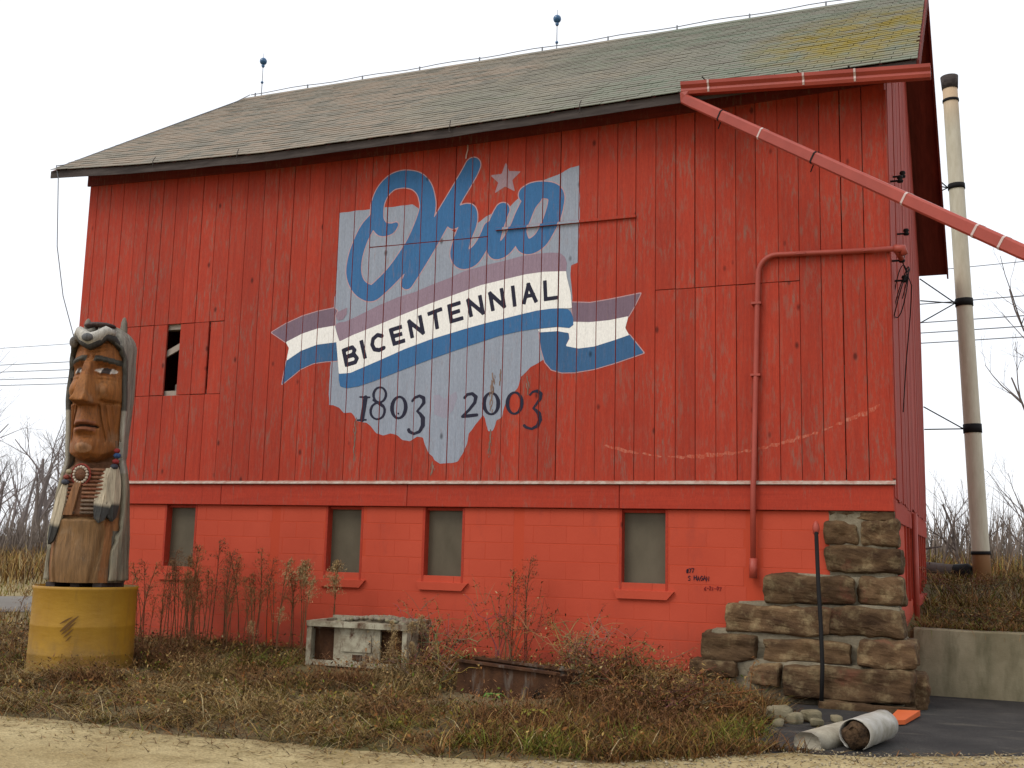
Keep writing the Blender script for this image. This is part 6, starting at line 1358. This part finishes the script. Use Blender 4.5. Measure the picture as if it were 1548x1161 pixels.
# broad green weed in the thatch
for (x, y, s, lb) in ((-2.75, -3.1, 1.0, 'pale yellow green broad leaved weed before the rusty trough'), (-3.4, -2.5, 0.7, 'small green weed sprouting under the rusty trough')):
    gwd = thing('green_weed', lb, 'weed', (x, y, hz(x, y)+0.04))
    for i in range(9):
        a = i*2.4; L = s*(0.10+0.05*(i % 3)); q = Vector((math.cos(a), math.sin(a), 0)); sd_ = Vector((-q.y, q.x, 0))
        pts = [(q*L*t+Vector((0, 0, 0.05+0.12*t-0.13*t*t)), 0.028*s*math.sin(math.pi*min(1, 0.12+0.86*t))) for t in (0, 0.3, 0.6, 0.85, 1)]
        vs = []; fs = []
        for k, (p, w0) in enumerate(pts):
            vs += [p-sd_*w0+Vector((0,0,0.012)), p, p+sd_*w0+Vector((0,0,0.012))]
            if k: b = 3*k; fs += [(b-3, b, b+1, b-2), (b-2, b+1, b+2, b-1)]
        MB().add(vs, fs, (0.30, 0.30, 0.05) if s == 1.0 else (0.10, 0.19, 0.04)).build('leaf', M['blade'], gwd)

# ---- bare trees
def tree_mesh(seed, H, r0, depth=5, spread=0.55, nmain=3, lean=0.06):
    rr = random.Random(seed); tk = MB(); br = MB()
    def grow(mb, p, d, L, r, lev):
        seg = 4 if lev > 1 else 6; pts = [p]; rs = [r]; q = p.copy(); dd = d.copy()
        for i in range(seg):
            dd = (dd + Vector((rr.gauss(0, 0.10), rr.gauss(0, 0.10), rr.gauss(0.04, 0.05)))).normalized(); q = q + dd*L/seg; pts.append(q.copy()); rs.append(r*(1-0.62*(i+1)/seg))
        mb.tube(pts, rs, 6 if lev == 0 else (4 if lev < 3 else 3), cap=False)
        if lev >= depth: return
        nb = rr.randint(3, 5) if lev < 2 else rr.randint(2, 4)
        for _ in range(nb):
            t = rr.uniform(0.3 if lev else 0.28, 1.0); i = min(seg-1, int(t*seg)); b = pts[i].lerp(pts[i+1], t*seg-i)
            a = rr.uniform(0, 6.28); o = dd.orthogonal().normalized(); o = Matrix.Rotation(a, 3, dd) @ o
            nd = (dd*rr.uniform(0.6, 1.0)+o*rr.uniform(0.4, 0.9)*spread*1.5+Vector((0, 0, 0.15))).normalized()
            grow(br, b, nd, L*rr.uniform(0.45, 0.68), rs[i]*rr.uniform(0.45, 0.65), lev+1)
    grow(tk, Vector((0, 0, -0.1)), Vector((rr.uniform(-lean, lean), rr.uniform(-lean, lean), 1)).normalized(), H*0.62, r0, 0)
    return tk, br
def tree(loc, label, seed, H, r0, mat, depth=4, rz=0.0, group=None, cache={}):
    key = (seed, mat.name)
    if key not in cache:
        tk, br = tree_mesh(seed, H, r0, depth); cache[key] = (tk.mesh('trunk', mat), br.mesh('crown', mat), H)
    a, b, h0 = cache[key]; root = thing('bare_tree', label, 'tree', loc, rz, group); s = H/h0; root.scale = (s, s, s)
    obj('trunk', a, root); obj('crown', b, root); return root
def polar(px_deg, dist): return (0.7+math.cos(rad(px_deg))*dist, -12.07+math.sin(rad(px_deg))*dist)
LW = 'bare grey tree at the edge of the wood beyond the field'
for i in range(34):
    a = 128.5 + 14.5*((i*0.618) % 1.0); d = 58+34*((i*0.377+0.13) % 1.0); x, y = polar(a, d)
    tree((x, y, hz(x, y)), LW, i % 6, R_.uniform(5.5, 10.5), 0.14, M['far_bark'], 4, R_.uniform(0, 6.3), 'bare trees at the wood edge')
fw_ = []
rt = random.Random(9)
base = [tree_mesh(50+k, 8.0, 0.13, 4)[1] for k in range(4)]; bt_ = [tree_mesh(50+k, 8.0, 0.13, 4)[0] for k in range(4)]
FV = []; FF = []; o0 = 0
arrs = []
for k in range(4):
    v = np.array(base[k].v+bt_[k].v); f = [q for q in base[k].f]+[tuple(i+len(base[k].v) for i in q) for q in bt_[k].f]; arrs.append((v, np.array(f)))
for i in range(120):
    a = rt.uniform(100, 160); d = rt.uniform(95, 150)
    if i >= 80: a = rt.uniform(58, 92); d = rt.uniform(60, 110)
    x, y = polar(a, d); v, f = arrs[i % 4]; s = rt.uniform(0.7, 1.3)*(0.42 if i >= 80 else 1.0); r_ = rt.uniform(0, 6.3); c_, s_2 = math.cos(r_), math.sin(r_)
    vv = np.stack([(v[:, 0]*c_-v[:, 1]*s_2)*s*1.3+x, (v[:, 0]*s_2+v[:, 1]*c_)*s*1.3+y, v[:, 2]*s+hz(x, y)], 1)
    FV.append(vv); FF.append(f+o0); o0 += len(v)
dw = obj('distant_wood', mesh_np('distant_wood', np.concatenate(FV), np.concatenate(FF), M['far_bark'])); tag(dw, 'far off grey winter wood along the horizon', 'wood', kind='stuff')
# brush at the wood's foot
n = 15000; a = np.where(np.arange(n) < 9000, rng.uniform(rad(122), rad(150), n), rng.uniform(rad(55), rad(95), n)); d = np.where(np.arange(n) < 9000, rng.uniform(54, 70, n), rng.uniform(34, 60, n)); x = 0.7+np.cos(a)*d; y = -12.07+np.sin(a)*d
br_ = blades(np.stack([x, y, hgt(x, y)], 1), rng.uniform(0, 6.3, n), rng.uniform(0.8, 2.6, n), rng.uniform(0, 0.3, n), rng.uniform(0.1, 0.8, n), rng.uniform(0.03, 0.07, n), tint(n, (0.17, 0.135, 0.11), 0.35))
bo_ = obj('wood_brush', mesh_np('wood_brush', br_[0], br_[1], M['blade'], br_[2])); tag(bo_, 'grey brown brush along the foot of the far wood', 'brush', kind='stuff')
# trees and saplings to the right
tree((3.0, 19.5, hz(3.0, 19.5)), 'large bare tree reaching its twigs toward the flue stack', 21, 9.5, 0.16, M['bark'], 5, 0.6)
for i, (x, y, H, lb) in enumerate(((0.05, 15.5, 2.6, 'thin bare sapling close behind the barn corner'), (0.45, 17.0, 3.0, 'bare forked sapling between barn and flue stack'), (0.95, 16.0, 2.3, 'bare sapling leaning beside the flue stack'), (2.0, 18.0, 3.2, 'bare sapling standing right of the flue stack'), (2.5, 15.0, 2.2, 'short bare sapling right of the flue stack base'))):
    tree((x, y, hz(x, y)-0.02), lb, 30+i, H, 0.05, M['bark'], 4, i*1.3)
for i in range(9):
    x, y = polar(60+3.5*i, 48+6*((i*0.7) % 1)*3); tree((x, y, hz(x, y)), 'bare grey tree beyond the raised yard', 10+i % 3, R_.uniform(2.2, 3.6), 0.12, M['far_bark'], 4, R_.uniform(0, 6.3), 'bare trees beyond the yard')
